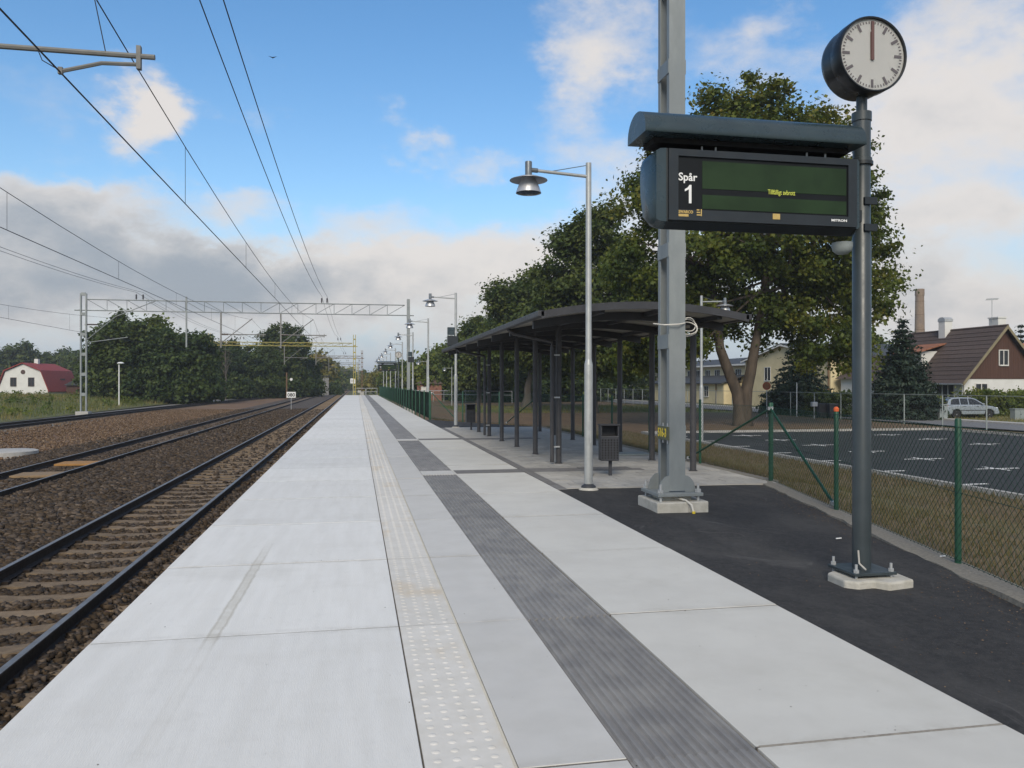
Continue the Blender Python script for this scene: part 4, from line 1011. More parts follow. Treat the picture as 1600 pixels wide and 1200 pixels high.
# railings ------------------------------------------------------------
def railing(label, x0, x1, y, z, H, bays, mat='galv', grp='tubular railings', slope=0.):
    t = thing('railing', label, 'railing', ((x0+x1)/2, y, z), group=grp); w_ = x1-x0
    for k in range(bays):
        a = -w_/2+w_*k/bays+.05; b2 = -w_/2+w_*(k+1)/bays-.05
        MB().tube([(a, 0, 0), (a, 0, H-.08), (a+.08, 0, H), (b2-.08, 0, H), (b2, 0, H-.08), (b2, 0, 0)], .035, 8).build('frame', mat, t, smooth=True)
        MB().tube([(a, 0, H*.5), (b2, 0, H*.5)], .03, 6).build('mid_rail', mat, t)
    return t
railing('pair of white tubular railings closing the far end of the platform', -.35, 3.15, YEND-.15, 0, 1.05, 2)
t = thing('railing', 'long galvanised tubular railing across the field behind the shelter', 'railing', (0, 0, 0), group='tubular railings')
a = at(600, 118); b2 = at(800, 104); n = 12
za = -.25
for z in (za+.5, za+1.0): MB().tube([(a[0], a[1], z), (b2[0], b2[1], z)], .05, 6).build('rail', 'galv', t)
for k in range(n+1):
    x = a[0]+(b2[0]-a[0])*k/n; y = a[1]+(b2[1]-a[1])*k/n
    MB().tube([(x, y, ZG), (x, y, za+1.0)], .045, 6).build('post', 'galv', t)
# small things by the line
def small_sign(name, lab, x, y, zb, zs, w_, h, body, size):
    t = thing(name, lab, 'sign', (x, y, zb), group='white number signs by the line')
    MB().tube([(0, 0, 0), (0, 0, zs)], .035, 8).build('post', 'galv', t)
    MB().box(-w_/2, w_/2, -.06, -.04, zs-h/2, zs+h/2).build('panel', 'print_white', t)
    lettering('number', body, size, (0, -.0615, zs-size*.36), 'black', t, bold=.01, center=True)
small_sign('number_sign', 'white sign reading 080 on a short post between the tracks', -6.0, 77.5, ZB, 1.45, .82, .55, '080', .46)
small_sign('number_sign', 'white square sign on a post past the platform end', -.55, YEND+6, ZB, 2.95, .85, .8, '12', .5)
x, y = at(8, 27.)
o = MB().lathe([(.98, -.1), (.98, .2), (.9, .225), (0, .235)], 40, (x, y, ZB)).build('concrete_ring', 'concrete', None, smooth=True); tag(o, 'low round concrete well cover on the gravel at the left edge', 'well cover')
x, y = at(186, 84)
t = thing('path_lamp', 'white flat headed lamp post on the grass verge at the left', 'lamp', (x, y, verge(x, y)), group='lamps on the verge')
MB().tube([(0,0,-.1),(0,0,4.35)], .055, 10).build('pole', 'print_white', t); MB().lathe([(.0,4.55),(.2,4.52),(.36,4.42),(.34,4.38),(0,4.36)], 16, (.15,0,0)).build('lamp_head', 'print_white', t, smooth=True)
t = thing('signal_disc', 'small white disc on a brown post in front of the left trees', 'sign', (*at(448, 128), ZB)); MB().tube([(0,0,0),(0,0,4.3)], .12, 8).build('post', 'brown_steel', t); MB().lathe([(.22,-.15),(.22,-.11),(0,-.11)], 16, (.7,0,3.2), 'y').build('disc', 'print_white', t)
MB().tube([(0,-.05,3.2),(.7,-.1,3.2)], .03, 6).build('arm', 'brown_steel', t)
# a bird
t = MB(); t.v = [(-.16,0,.05),(0,-.05,0),(.0,.07,0),(.16,0,.06),(0,.12,-.01),(0,-.09,.0),(0,0,-.03)]
for q in ((0,1,2),(3,2,1),(2,1,6),(4,2,6),(5,6,1)): t.face(q)
dv = skydir(426, 90)*32; o = t.build('bird', 'bird', None, loc=(dv.x, dv.y, CH+dv.z)); tag(o, 'tiny dark bird flying high in the blue sky', 'bird')
# litter on the asphalt
for i, (px, py, lab) in enumerate(((1311, 843, 'tiny white cigarette end on the asphalt near the post'), (1474, 871, 'tiny white cigarette end on the strip under the fence'), (1262, 1006, ''))):
    if not lab: continue
    d = F*CH/(py-600); x, y = at(px, d); o = MB().tube([(-.035, 0, 0), (.035, .012, 0)], .007, 6).build('cigarette_end', 'print_white', None, loc=(x, y, .012)); tag(o, lab, 'litter', 'litter on the path')
# ------------------------------------------------------------------ vegetation
def leaves(name, C, n_per, crad, size, mat, parent, centre, bias=0., flat=.7, tint_lo=0., tint_hi=1., kind=None, aspect=.75, label=None, tint_fn=None):
    C = np.asarray(C); nC = len(C)
    cr = crad*rng.uniform(.55, 1.35, nC)
    idx = np.repeat(np.arange(nC), rng.integers(int(n_per*.5), int(n_per*1.5)+1, nC)); n = len(idx)
    off = rng.normal(0, .5, (n, 3)); off[:,2] *= flat
    P = C[idx]+off*cr[idx][:,None]
    out = P-np.asarray(centre)[None]; out /= np.linalg.norm(out, axis=1)[:,None]+1e-6
    N = rng.normal(0, 1, (n, 3))*.75+out*.7+np.array([0, 0, .55]); N /= np.linalg.norm(N, axis=1)[:,None]
    A = np.cross(N, rng.normal(0, 1, (n, 3))); A /= np.linalg.norm(A, axis=1)[:,None]+1e-6; B = np.cross(N, A)
    s = size*rng.uniform(.55, 1.25, n)[:,None]
    V = np.stack([P-A*s*.55, P-B*s*.5*aspect+N*s*.12, P+A*s*.55, P+B*s*.5*aspect+N*s*.12], 1).reshape(-1, 3)
    Q = np.arange(n*4).reshape(-1, 4)
    clump = rng.random(nC)
    tint = np.clip(clump[idx]*.55+rng.random(n)*.45+bias, tint_lo, tint_hi)
    if tint_fn is not None: tint = np.clip(tint+tint_fn(P), 0, 1)
    return quick_mesh(name, V, Q, mat, tint, label, parent, kind)
def sample_lobes(lobes, n, inner=.5):
    L = np.array(lobes, float); vol = np.cbrt(L[:,3]*L[:,4]*L[:,5])**2; k = rng.choice(len(L), n, p=vol/vol.sum())
    d = rng.normal(0, 1, (n, 3)); d /= np.linalg.norm(d, axis=1)[:,None]
    r = (inner**3+(1-inner**3)*rng.random(n))**(1/3)
    return L[k,:3]+d*r[:,None]*L[k,3:6]
def tree(name, label, base, lobes, n_clump, n_per, crad, size, mat, trunk=(.4, 5.), bark='bark', limbs=10, group=None, trunks=None, cat='tree', inner=.5, bias=0., tint_fn=None):
    t = thing(name, label, cat, base, group=group)
    top = sorted(lobes, key=lambda l: -(l[2]+l[5]))[:5]; big = max(l[3] for l in lobes); extra = []
    for _ in range(9):                        # ragged sprays standing out of the crown
        l = random.choice(top); a = random.uniform(0, 6.28); e = random.uniform(.15, 1.3); q = .86
        extra.append((l[0]+l[3]*math.cos(a)*math.cos(e)*q, l[1]+l[4]*math.sin(a)*math.cos(e)*q, l[2]+l[5]*math.sin(e)*q+.3, big*.13, big*.13, big*.2))
    lobes = list(lobes)+extra
    C = sample_lobes(lobes, n_clump, inner); cen = C.mean(0)
    leaves('crown', C, n_per, crad, size, mat, t, cen-np.array([0,0,1.5]), bias, tint_fn=tint_fn)
    tk = MB(); r0, hz_ = trunk
    forks = trunks or [[(0,0,-.3), (.1,.0,hz_*.5), (cen[0]*.4, cen[1]*.4, hz_), (cen[0]*.8, cen[1]*.8, cen[2]+.2*hz_)]]
    for pts in forks:
        n = len(pts); k0 = 1. if pts[0][2] < 1 else .5; fl = [r0*(1.45 if k0 == 1 else .5)]+[r0*k0*(1-.72*i/(n-1)) for i in range(1, n)]
        p0 = Vector(pts[0]); dense = [pts[0]]; rr = [fl[0]]
        for a, b2, ra, rb in zip(pts, pts[1:], fl, fl[1:]):
            for s in (.33, .66, 1.):
                dense.append(tuple(Vector(a).lerp(Vector(b2), s)+Vector((random.uniform(-1,1), random.uniform(-1,1), 0))*r0*.10*(s < 1))); rr.append(ra+(rb-ra)*s if a is not pts[0] else ra+(rb-ra)*min(1, s*1.6))
        tk.tube(dense, rr, 10)
    tk.build('trunk', bark, t, smooth=True)
    br = MB(); sel = C[rng.choice(len(C), min(limbs, len(C)), replace=False)]
    for c in sel:
        pts = random.choice(forks); q = Vector(pts[-1]).lerp(Vector(pts[-2]), random.random()); e = Vector(c); md = q.lerp(e, .5)+Vector((random.uniform(-.4,.4), random.uniform(-.4,.4), random.uniform(-.2,.7)))
        br.tube([tuple(q), tuple(md), tuple(e)], [r0*.26, r0*.15, r0*.05], 5, False)
    br.build('limbs', bark, t, smooth=True)
    return t
def P3(px, d, z=ZG): x, y = at(px, d); return (x, y, z)
# the big maple with the forked trunk
b = P3(1163, 47.5)
lob = [(0.5,0,13.4,6.4,6.2,5.2), (4.4,0,15.4,3.4,3.2,2.9), (-3.0,0,15.3,3.4,3.2,2.7), (7.2,0,12.4,2.2,2.6,2.4), (-6.6,0,9.0,2.2,2.4,2.6), (-3.4,1.5,6.0,2.6,2.2,1.8), (1.8,1.5,6.6,3,2.4,2.0), (5.6,0,5.2,2.2,2,1.6), (-1.2,0,18.0,2.2,2.2,1.3), (4.6,.5,11.8,4.2,4.6,4.6), (-4.6,0,10.8,3.9,4.6,4.4), (1.5,0,16.9,4.8,4.2,2.9), (5.2,-1,7.6,3.6,3.6,3.2), (-4.9,0,6.3,3.2,3.6,2.8), (1.2,2,8.6,5.2,4.5,3.4), (7.6,0,9.4,2.2,2.6,2.2), (4.6,-1.5,4.6,2.6,2.4,1.6), (-.5,-2,16.2,3.6,3,2.6), (-3.2,1,15.2,3.2,3.2,2.6), (5.3,0,15.6,2.6,3,2.6), (-6.0,0,3.9,1.6,2,1.2)]
tree('maple_tree', 'huge old maple with forked trunk and rusty tinged crown behind the departure board', b, lob, 900, 150, .82, .25, 'leaf_maple', (.42, 6.), 'bark', 60,
     trunks=[[(0,0,-.4), (.15,0,2.2), (.75,0,5.0), (1.5,.2,9.), (2.2,.5,14.)], [(-.15,0,-.3), (-.45,0,2.0), (-1.5,.1,4.6), (-2.0,.2,8.5), (-2.4,.3,13.)], [(.9,.1,5.4), (2.4,-.3,8.), (4.4,-.4,11.)]], inner=.42, bias=-.20,
     tint_fn=lambda P: .34*np.clip((P[:,2]-14.5)/4.5, 0, 1)*rng.random(len(P))+.10*(P[:,0] > 4)*rng.random(len(P)))
# row of trees going back to the left of it
tree('lime_tree', 'tall dark green tree behind the shelter, left of the maple', P3(925, 68), [(.5,0,11.,4.4,5,4.8), (-2,0,7.5,3.8,4,3.6), (3.4,0,9.,4.4,4,4.4), (-.6,0,14.6,2.6,3,2.4), (2.,0,5.4,4.6,4,2.6), (-3.0,0,11.6,2.2,3,2.0), (.8,0,16.2,1.3,1.5,1.3)], 440, 130, 1.0, .34, 'leaf_dark', (.42, 5.), limbs=40, group='trees behind the shelter')
tree('lime_tree', 'broad dark tree with a bare trunk seen between the shelter columns', P3(823, 84), [(1.5,0,8.2,4.4,5,4.), (-1.6,0,7.,3.2,4,3.4), (3.,0,10.6,3.4,4,2.6), (0,0,11.4,2.6,3,2.0), (4.5,0,6.,3.6,3,3.), (-2.6,0,10.9,1.8,2,1.5)], 420, 125, 1.05, .37, 'leaf_dark', (.5, 4.), 'bark_grey', limbs=30, group='trees behind the shelter')
tree('lime_tree', 'round topped tree left of the shelter roof end', P3(748, 104), [(0,0,6.4,3.6,4.5,3.8), (-2.2,0,4.6,2.8,3.5,2.9), (2.4,0,5.6,3.4,3.5,3.6), (.3,0,9.3,2.3,3,1.7)], 340, 115, 1.1, .41, 'leaf_dark', (.4, 3.), limbs=20, group='trees behind the shelter')
tree('lime_tree', 'hazy green tree right of the far clock', P3(694, 128), [(0,0,4.8,3.6,4,3.5), (-2.4,0,3.6,2.8,3.5,2.6), (1.6,0,6.6,2.4,3,2.1)], 260, 75, 1.2, .58, 'leaf_mid', (.35, 3.), limbs=12, group='trees behind the shelter')
for i, (px, d, w_, h, lab, mt_n) in enumerate(((660, 150, 5., 7.5, 'bushy tree beyond the brick hut', 'leaf_mid'), (632, 175, 5., 7., 'bushy green tree behind the far clock', 'leaf_mid'), (610, 205, 6., 6.5, 'yellowish bush right of the far track', 'leaf_yellow'), (590, 250, 6., 6., 'small yellow green bush beside the vanishing rails', 'leaf_yellow'),
        (575, 330, 8., 7., 'farthest bush on the right of the line', 'leaf_mid'))):
    tree('bushy_tree', lab, P3(px, d), [(0,0,h*.5,w_,w_,h*.5), (w_*.6,0,h*.35,w_*.7,w_*.7,h*.35), (-w_*.5,0,h*.3,w_*.7,w_*.7,h*.32)], 130, 60, 1.3, .75, mt_n, (.3, 2.), limbs=6, group='trees right of the line')
for i, (px, d, w_, h, lab) in enumerate(((770, 118, 7., 5.5, 'dark undergrowth bush behind the railing, left'), (830, 112, 7.5, 6., 'dark undergrowth bush behind the bare trunk'), (890, 118, 7., 5.5, 'dark undergrowth bush seen between the shelter columns, centre'), (715, 130, 6., 5., 'dark undergrowth bush beside the brick hut'), (955, 130, 7., 6.5, 'dark undergrowth bush left of the cream building'))):
    tree('shrub', lab, P3(px, d), [(0,0,h*.45,w_*.8,w_*.6,h*.55), (w_*.5,0,h*.3,w_*.5,w_*.5,h*.4), (-w_*.5,0,h*.3,w_*.5,w_*.5,h*.4)], 150, 65, 1.2, .6, 'leaf_deep', (.25, 2.), limbs=6, group='undergrowth behind the shelter', cat='shrub')
# left of the line
LT = [(188, 100, 4.6, 10.6, 'leaf_dark', 'ragged topped tree at the left end of the thicket'), (232, 104, 5., 10.4, 'leaf_mid', 'lighter green pointed tree in the left thicket'), (275, 100, 5.4, 8.8, 'leaf_deep', 'dense dark tree in the middle of the left thicket'),
      (322, 132, 6.2, 9.2, 'leaf_deep', 'low dark tree behind the yellow gantry mast'), (360, 136, 6., 8.6, 'leaf_deep', 'dark tree right of the yellow gantry mast'), (400, 142, 5.4, 9.2, 'leaf_dark', 'dark tree left of the tall pointed one beside the line'),
      (440, 148, 5.2, 13.4, 'leaf_dark', 'tall domed dark tree beside the line'), (468, 154, 4., 7.8, 'leaf_deep', 'low dark tree at the right foot of the domed tree')]
for px, d, w_, h, mt_n, lab in LT:
    tree('thicket_tree', lab, P3(px, d), [(0,0,h*.42,w_*.9,w_*.8,h*.42), (w_*.35,0,h*.68,w_*.6,w_*.6,h*.28), (-w_*.35,0,h*.62,w_*.6,w_*.6,h*.3), (0,0,h*.86,w_*.38,w_*.38,h*.17), (w_*.5,-1,h*.22,w_*.6,w_*.6,h*.24), (-w_*.5,-1,h*.22,w_*.6,w_*.6,h*.24)], 330, 75, 1.0, .46, mt_n, (.3, 3.), limbs=14, group='thicket left of the line', bias=-.05)
for px, d, w_, h, lab in ((285, 104, 4.5, 4., 'low bush in front of the thicket, left'), (345, 130, 5.5, 5., 'low bush in front of the thicket, by the yellow mast'), (395, 136, 5.5, 5., 'low bush in front of the thicket, centre'), (430, 142, 5., 4.5, 'low bush in front of the domed tree'), (462, 150, 3.6, 3.6, 'low bush beside the far rails'), (513, 176, 3.4, 2.4, 'small bush in front of the grey shed')):
    tree('shrub', lab, P3(px, d), [(0,0,h*.4,w_*.8,w_*.5,h*.5), (w_*.4,0,h*.3,w_*.5,w_*.5,h*.4), (-w_*.5,0,h*.3,w_*.5,w_*.5,h*.4)], 150, 60, .9, .46, 'leaf_deep', (.2, 1.5), limbs=6, group='bushes before the thicket', cat='shrub')
for i, (px, d) in enumerate(((-40, 205), (12, 210), (48, 225), (85, 230), (118, 215), (150, 200), (178, 160))):
    h = (11.5, 12.5, 11., 11.4, 11.6, 11.5, 7.5)[i]; w_ = 7. if i < 6 else 4.5
    tree('distant_tree', ['tree at the far left edge behind the red roofed house', 'tall dark tree left behind the red roofed house', 'dark tree behind the red roof ridge', 'dark tree behind the right end of the red roof', 'tree right of the red roofed house', 'tree behind the left gantry mast', 'small tree beside the left gantry mast'][i], P3(px, d),
         [(0,0,h*.5,w_,w_*.8,h*.46), (w_*.5,0,h*.7,w_*.55,w_*.6,h*.28), (-w_*.5,0,h*.45,w_*.7,w_*.6,h*.4)], 190, 65, 1.35, .78, 'leaf_dark', (.3, 3.), limbs=6, group='far trees on the left')
for i, (px, d, w_, h, mt_n) in enumerate(((490, 205, 6, 10.4, 'leaf_yellow'), (507, 240, 6, 9, 'leaf_mid'), (520, 290, 7, 8.8, 'leaf_mid'), (532, 350, 8, 8.6, 'leaf_dark'), (546, 450, 11, 10, 'leaf_dark'), (566, 480, 12, 10, 'leaf_dark'))):
    tree('lineside_tree', ['yellow green tree above the grey shed', 'tree right of the grey shed', 'green tree further along the left of the line', 'small far tree left of the vanishing rails', 'tiny far tree left of where the rails vanish', 'tiny far tree right of where the rails vanish'][i], P3(px, d),
         [(0,0,h*.45,w_*.8,w_*.8,h*.45), (w_*.3,0,h*.7,w_*.5,w_*.5,h*.28), (-w_*.5,0,h*.35,w_*.6,w_*.6,h*.33)], 150, 60, 1.5, .95, mt_n, (.3, 3.), limbs=5, group='far trees along the line')
# bare tree
bt = thing('bare_tree', 'thin leafless tree among the left thicket', 'tree', P3(352, 128)); mb = MB(); mb.tube([(0,0,-.3),(.1,0,4),(.0,0,9.5)], [.16,.12,.03], 6)
for k in range(26):
    z = random.uniform(3.5, 9.); a = random.uniform(0, 6.28); L_ = random.uniform(.8, 2.2); mb.tube([(0,0,z), (math.cos(a)*L_*.5, math.sin(a)*L_*.5, z+L_*.6), (math.cos(a)*L_*.75, math.sin(a)*L_*.75, z+L_*1.4)], [.05,.03,.01], 4, False)
mb.build('branches', 'bark_grey', bt)
# spruces
def spruce(lab, base, H, rad, n_lv, sz=.34):
    t = thing('spruce_tree', lab, 'tree', base, group='spruces by the houses')
    MB().tube([(0,0,-.3),(0,0,H*.98)], [.18,.02], 8).build('trunk', 'bark', t)
    C = []
    for k in range(n_lv):
        f = k/(n_lv-1); z = .5+(H-.6)*f; r = rad*(1-f)**.85+.12; nb = max(5, int(15*(1-f)+5)); ph = random.random()*6
        r *= random.uniform(.85, 1.1)
        for j in range(nb):
            a = ph+6.283*j/nb+random.uniform(-.15, .15); rr = r*random.uniform(.8, 1.1)
            for s in np.arange(.15, 1.01, .42/max(rr, .42)): C.append((math.cos(a)*rr*s, math.sin(a)*rr*s, z-.28*rr*s*s+.12*s))
    leaves('crown', C, 15, .36, sz, 'needle', t, (0, 0, H*.35), flat=.4, aspect=.4)
    return t
spruce('dark blue green spruce standing right of the sign post before the house', P3(1410, 57), 7.0, 3.0, 20)
spruce('dark low spruce partly hidden under the maple crown', P3(1250, 66), 6.6, 3.6, 15)
spruce('purple dark conifer top behind the brown roofed house', P3(1595, 92), 9.2, 2.2, 16)
for px, d, w_, h, lab in ((1345, 100, 5, 9., 'grey green tree left of the spruce behind the sign post'), (1388, 120, 6, 8.6, 'grey green tree behind the spruce'), (1447, 150, 4.5, 11.5, 'treetop beside the foot of the brick chimney')):
    tree('garden_tree', lab, P3(px, d), [(0,0,h*.55,w_*.7,w_*.7,h*.42), (w_*.3,0,h*.4,w_*.5,w_*.5,h*.35), (-w_*.3,0,h*.4,w_*.5,w_*.5,h*.35)], 150, 65, 1.1, .6, 'leaf_mid', (.25, 3.), limbs=8, group='garden trees')
# hedges and garden shrubs
def hedge(lab, p, q, h, w_, mt_n, n):
    C = [(p[0]+(q[0]-p[0])*s+random.uniform(-w_, w_)/2, p[1]+(q[1]-p[1])*s+random.uniform(-w_, w_)/2, ZG+random.uniform(.1, h)) for s in rng.random(n)]
    t = thing('hedge', lab, 'hedge', (0, 0, 0), group='hedges along the street'); leaves('foliage', C, 42, .42, .2, mt_n, t, ((p[0]+q[0])/2, (p[1]+q[1])/2, ZG+h*.4)); 
    st_ = MB()
    for s in np.linspace(.02, .98, 14): x = p[0]+(q[0]-p[0])*s; y = p[1]+(q[1]-p[1])*s; st_.tube([(x,y,ZG-.1),(x+.1,y,ZG+h*.8)], [.04,.015], 5)
    st_.build('stems', 'bark', t)['kind'] = 'stuff'
hedge('clipped green hedge in front of the cream building', at(1200, 69), at(1328, 60), 1.75, 1.1, 'leaf_deep', 330)
hedge('loose hedge in front of the brown roofed house behind the car', (44.8, 52.7), (58, 52.5), 1.9, 1.3, 'leaf_mid', 520)
hedge('garden bushes under the spruce beside the street', at(1395, 57.), at(1460, 58), 1.5, 1.6, 'leaf_mid', 260)
# grass: tall on the left verge, sparse on the right bank
def blades(name, label, pts, h0, h1, wd, mat):
    n = len(pts); P = np.asarray(pts, float); H = rng.uniform(h0, h1, n); a = rng.uniform(0, 6.28, n); ln = rng.normal(0, .28, (n, 2))*H[:,None]
    dx = np.cos(a)*wd/2; dy = np.sin(a)*wd/2
    V = np.stack([np.column_stack([P[:,0]-dx, P[:,1]-dy, P[:,2]]), np.column_stack([P[:,0]+dx, P[:,1]+dy, P[:,2]]), np.column_stack([P[:,0]+ln[:,0], P[:,1]+ln[:,1], P[:,2]+H])], 1).reshape(-1, 3)
    cl_ = .5+.5*np.sin(P[:,0]*.35+1.3*np.sin(P[:,1]*.21))*np.cos(P[:,1]*.27)
    quick_mesh(name, V, np.arange(n*3).reshape(-1, 3), mat, np.clip(cl_*.6+rng.random(n)*.5-.05, 0, 1), label)
p = []
while len(p) < 42000:
    x = random.uniform(-80, -22.6); y = random.uniform(38, 150)
    if -.80*y-4 < x: p.append((x, y, verge(x, y)-.03))
blades('verge_grass', 'tall dry and green grass on the verge left of the siding', p, .18, .62, .07, 'grass_blade')
p = []
while len(p) < 60000:
    y = random.uniform(3, 40)**1; x0 = (fence_x(y) if y < 12.9 else (7.3 if y < 31 else max(3.6, 7.3-(y-31)*.5)))+.1; x = x0+(13.8-x0)*random.random()**1.2
    q = x-x0; z = np.interp(q, [0, .5, 1.3, 2.6, 4.2, 12], [-.03, -.08, -.25, -.52, -.70, -.765]); p.append((x, y, z-.02))
blades('bank_grass', 'sparse short dry grass on the bank behind the fence', p, .03, .13, .016, 'grass_dry')
p = [(random.uniform(9, 33), random.uniform(66, 88), ZG) for _ in range(7000)]
blades('patch_grass', 'strip of rough grass around the maple and the field edge', p, .1, .35, .06, 'grass_blade')
p = [(random.uniform(40.7, 58), random.uniform(34, 66), ZG+.04) for _ in range(11000)]
blades('lawn_grass', 'green lawn grass in front of the houses', p, .06, .22, .05, 'grass_blade')
C = []
while len(C) < 420:
    x = random.uniform(-75, -23.2); y = random.uniform(46, 130)
    if -.80*y-4 < x and (math.sin(x*.31+2)*math.cos(y*.19) > .1 or random.random() < .2): C.append((x, y, verge(x, y)+random.uniform(.1, .45)))
leaves('verge_weeds', C, 26, .5, .24, 'leaf_mid', None, (-40, 80, -3), kind='stuff', label='clumps of leafy weeds in the verge grass on the left')
# ------------------------------------------------------------------ buildings
def window(parent, c, w_, h, normal, frame='frame_white', mull=1, depth=.06, glass='glass_dark', bars=True):
    """window in a wall: pane set back, frame proud; normal is 'x-' or 'y-'"""
    def B(a0, a1, z0, z1, d0, d1):
        return MB().box(c[0]-d1, c[0]-d0, c[1]+a0, c[1]+a1, c[2]+z0, c[2]+z1) if normal == 'x-' else MB().box(c[0]+a0, c[0]+a1, c[1]-d1, c[1]-d0, c[2]+z0, c[2]+z1)
    wn = B(-w_/2, w_/2, 0, h, .003, .02).build('window', glass, parent)
    t_ = .07
    B(-w_/2-t_, -w_/2, -t_, h+t_, .002, depth).build('frame', frame, wn); B(w_/2, w_/2+t_, -t_, h+t_, .002, depth).build('frame', frame, wn)
    B(-w_/2, w_/2, h, h+t_, .002, depth).build('frame', frame, wn); B(-w_/2-.02, w_/2+.02, -t_-.03, 0, .0025, depth+.06).build('sill', frame, wn)
    if bars:
        for k in range(1, mull+1): a = -w_/2+w_*k/(mull+1); B(a-.035, a+.035, 0, h, .021, .05).build('mullion', frame, wn)
# brown roofed house: gable towards us, ridge parallel to the street
HX, HY = 46.0, 53.9; HW, HL = 6.9, 10.5; ZE, ZR = 2.25, 6.15
hs = thing('brown_roof_house', 'white house with brown tiled roof, brown boarded gable and two chimneys', 'house', (HX, HY, ZG)); z0 = -ZG
MB().box(0, HW, 0, HL, -.2, ZE+z0).build('wall', 'plaster_white', hs)
MB().prism([(0, ZE+z0), (HW, ZE+z0), (HW/2, ZR+z0-.08)], .0, HL, 'y').build('gable_core', 'wood_brown', hs)
gw = MB(); nb = 30
for k in range(nb):                            # vertical boards of the gable
    a = HW*k/nb; b2 = HW*(k+1)/nb-.012; f_ = lambda x: (ZR-ZE-.1)*(1-abs(x-HW/2)/(HW/2))
    MB().prism([(a, ZE+z0-.15), (b2, ZE+z0-.15), (b2, ZE+z0+max(.02, f_(b2))), (a, ZE+z0+max(.02, f_(a)))], -.05, -.004, 'y').build('gable_board', 'wood_brown', hs)
pitch = (ZR-ZE)/(HW/2); oh = .45
def slope_pt(s, side): x = HW/2+side*s; return x, ZR+z0-s*pitch
rows_ = 13; smax = HW/2+oh
rt = {}
for side in (-1, 1):
    nx = side*pitch/math.hypot(1, pitch); nz = 1/math.hypot(1, pitch)
    for r_ in range(rows_):
        s0 = smax*r_/rows_; s1 = smax*(r_+1)/rows_+.05
        x0_, za_ = slope_pt(s0, side); x1_, zb_ = slope_pt(s1, side)
        MB().prism([(x0_+nx*.06, za_+nz*.06), (x1_+nx*.10, zb_+nz*.10), (x1_+nx*.05, zb_+nz*.05), (x0_+nx*.0, za_+nz*.0)], -.45, HL+.3, 'y').build('tile_course', 'roof_tile', hs)
    x0_, za_ = slope_pt(0, side); x1_, zb_ = slope_pt(smax+.05, side)
    MB().prism([(x0_, za_+.12), (x1_, zb_+.12), (x1_, zb_-.16), (x0_, za_-.16)], -.52, -.455, 'y').build('bargeboard', 'barge_wood', hs)
MB().tube([(HW/2, -.5, ZR+z0+.09), (HW/2, HL+.3, ZR+z0+.09)], .1, 8).build('ridge_tile', 'roof_tile', hs)
xg, zg = slope_pt(smax+.06, -1); MB().tube([(xg, -.4, zg+.02), (xg, HL, zg+.02)], .07, 8).build('gutter', 'galv', hs); MB().tube([(-.08, .1, zg), (-.08, .1, .1)], .05, 8).build('downpipe', 'galv', hs)
for (cy, ww, hh, cap) in ((5.9, .75, 1.25, True), (1.1, .95, 1.0, False)):
    cx_ = HW/2-.25 if cap else HW/2+.5; top = ZR+z0+(.85 if cap else .75)
    ch = MB().box(cx_-.36, cx_+.36, cy-ww/2, cy+ww/2, ZR+z0-1., top).build('chimney', 'plaster_white', hs)
    if cap: MB().prism([(cy-ww/2-.05, top), (cy+ww/2+.05, top), (cy+ww/2+.05, top+.2), (cy+.2, top+.36), (cy-.2, top+.36), (cy-ww/2-.05, top+.2)], cx_-.4, cx_+.4, 'x').build('chimney_cap', 'galv', ch)
    else: MB().box(cx_-.42, cx_+.42, cy-ww/2-.06, cy+ww/2+.06, top, top+.1).build('chimney_cap', 'plaster_white', ch)
an = MB(); an.tube([(HW/2+.1, 1.2, ZR+z0+.5), (HW/2+.1, 1.2, ZR+z0+2.3)], .025, 6); an.bar((HW/2-.5, .6, ZR+z0+2.15), (HW/2+.9, 2.0, ZR+z0+2.45), .03, .03)
for k in range(8): s = k/7; q = Vector((HW/2-.5+1.4*s, .6+1.4*s, ZR+z0+2.15+.3*s)); an.bar(tuple(q+Vector((-.3,.3,0))), tuple(q+Vector((.3,-.3,0))), .02, .02)
an.build('aerial', 'galv', hs)
window(hs, (HW/2+.0, -.05, ZE+z0+.95), .75, 1.1, 'y-', mull=1)
window(hs, (1.5, 0, 1.0+.35), 1.0, 1.15, 'y-', mull=1); window(hs, (0, 2.0, 1.2), 1.9, 1.35, 'x-', mull=2)
# dormer
dz0, dy0, dy1 = ZE+z0+.35, 5.2, 8.0
MB().box(.35, 2.8, dy0, dy1, dz0-.3, dz0+1.85).build('dormer_wall', 'plaster_white', hs)
window(hs, (.35, (dy0+dy1)/2, dz0+.6), 1.2, .9, 'x-', mull=1)
for k in range(5): MB().prism([(-.1+.6*k, dz0+1.72+.17*k), (-.1+.6*(k+1)+.04, dz0+1.72+.17*(k+1)), (-.1+.6*(k+1)+.04, dz0+1.82+.17*(k+1)), (-.1+.6*k, dz0+1.82+.17*k)], dy0-.35, dy1+.35, 'y').build('dormer_tile_course', 'roof_orange', hs)
# next house on the right edge, only its roof shows
h2 = thing('orange_roof_house', 'house with orange tiled roof behind the brown gable at the right edge', 'house', (60., 62., ZG))
MB().box(0, 12, 0, 8, -.2, 3.6).build('wall', 'plaster_white', h2); MB().prism([(-.5, 3.4), (4, 6.4), (8.5, 3.4)], -.5, 12.5, 'x').build('roof', 'roof_orange', h2); MB().box(5, 5.8, 3.6, 4.4, 6, 7.2).build('chimney', 'brick', h2)
for k in range(3): window(h2, (2+4*k, 0, 1.2), 1.2, 1.3, 'y-')
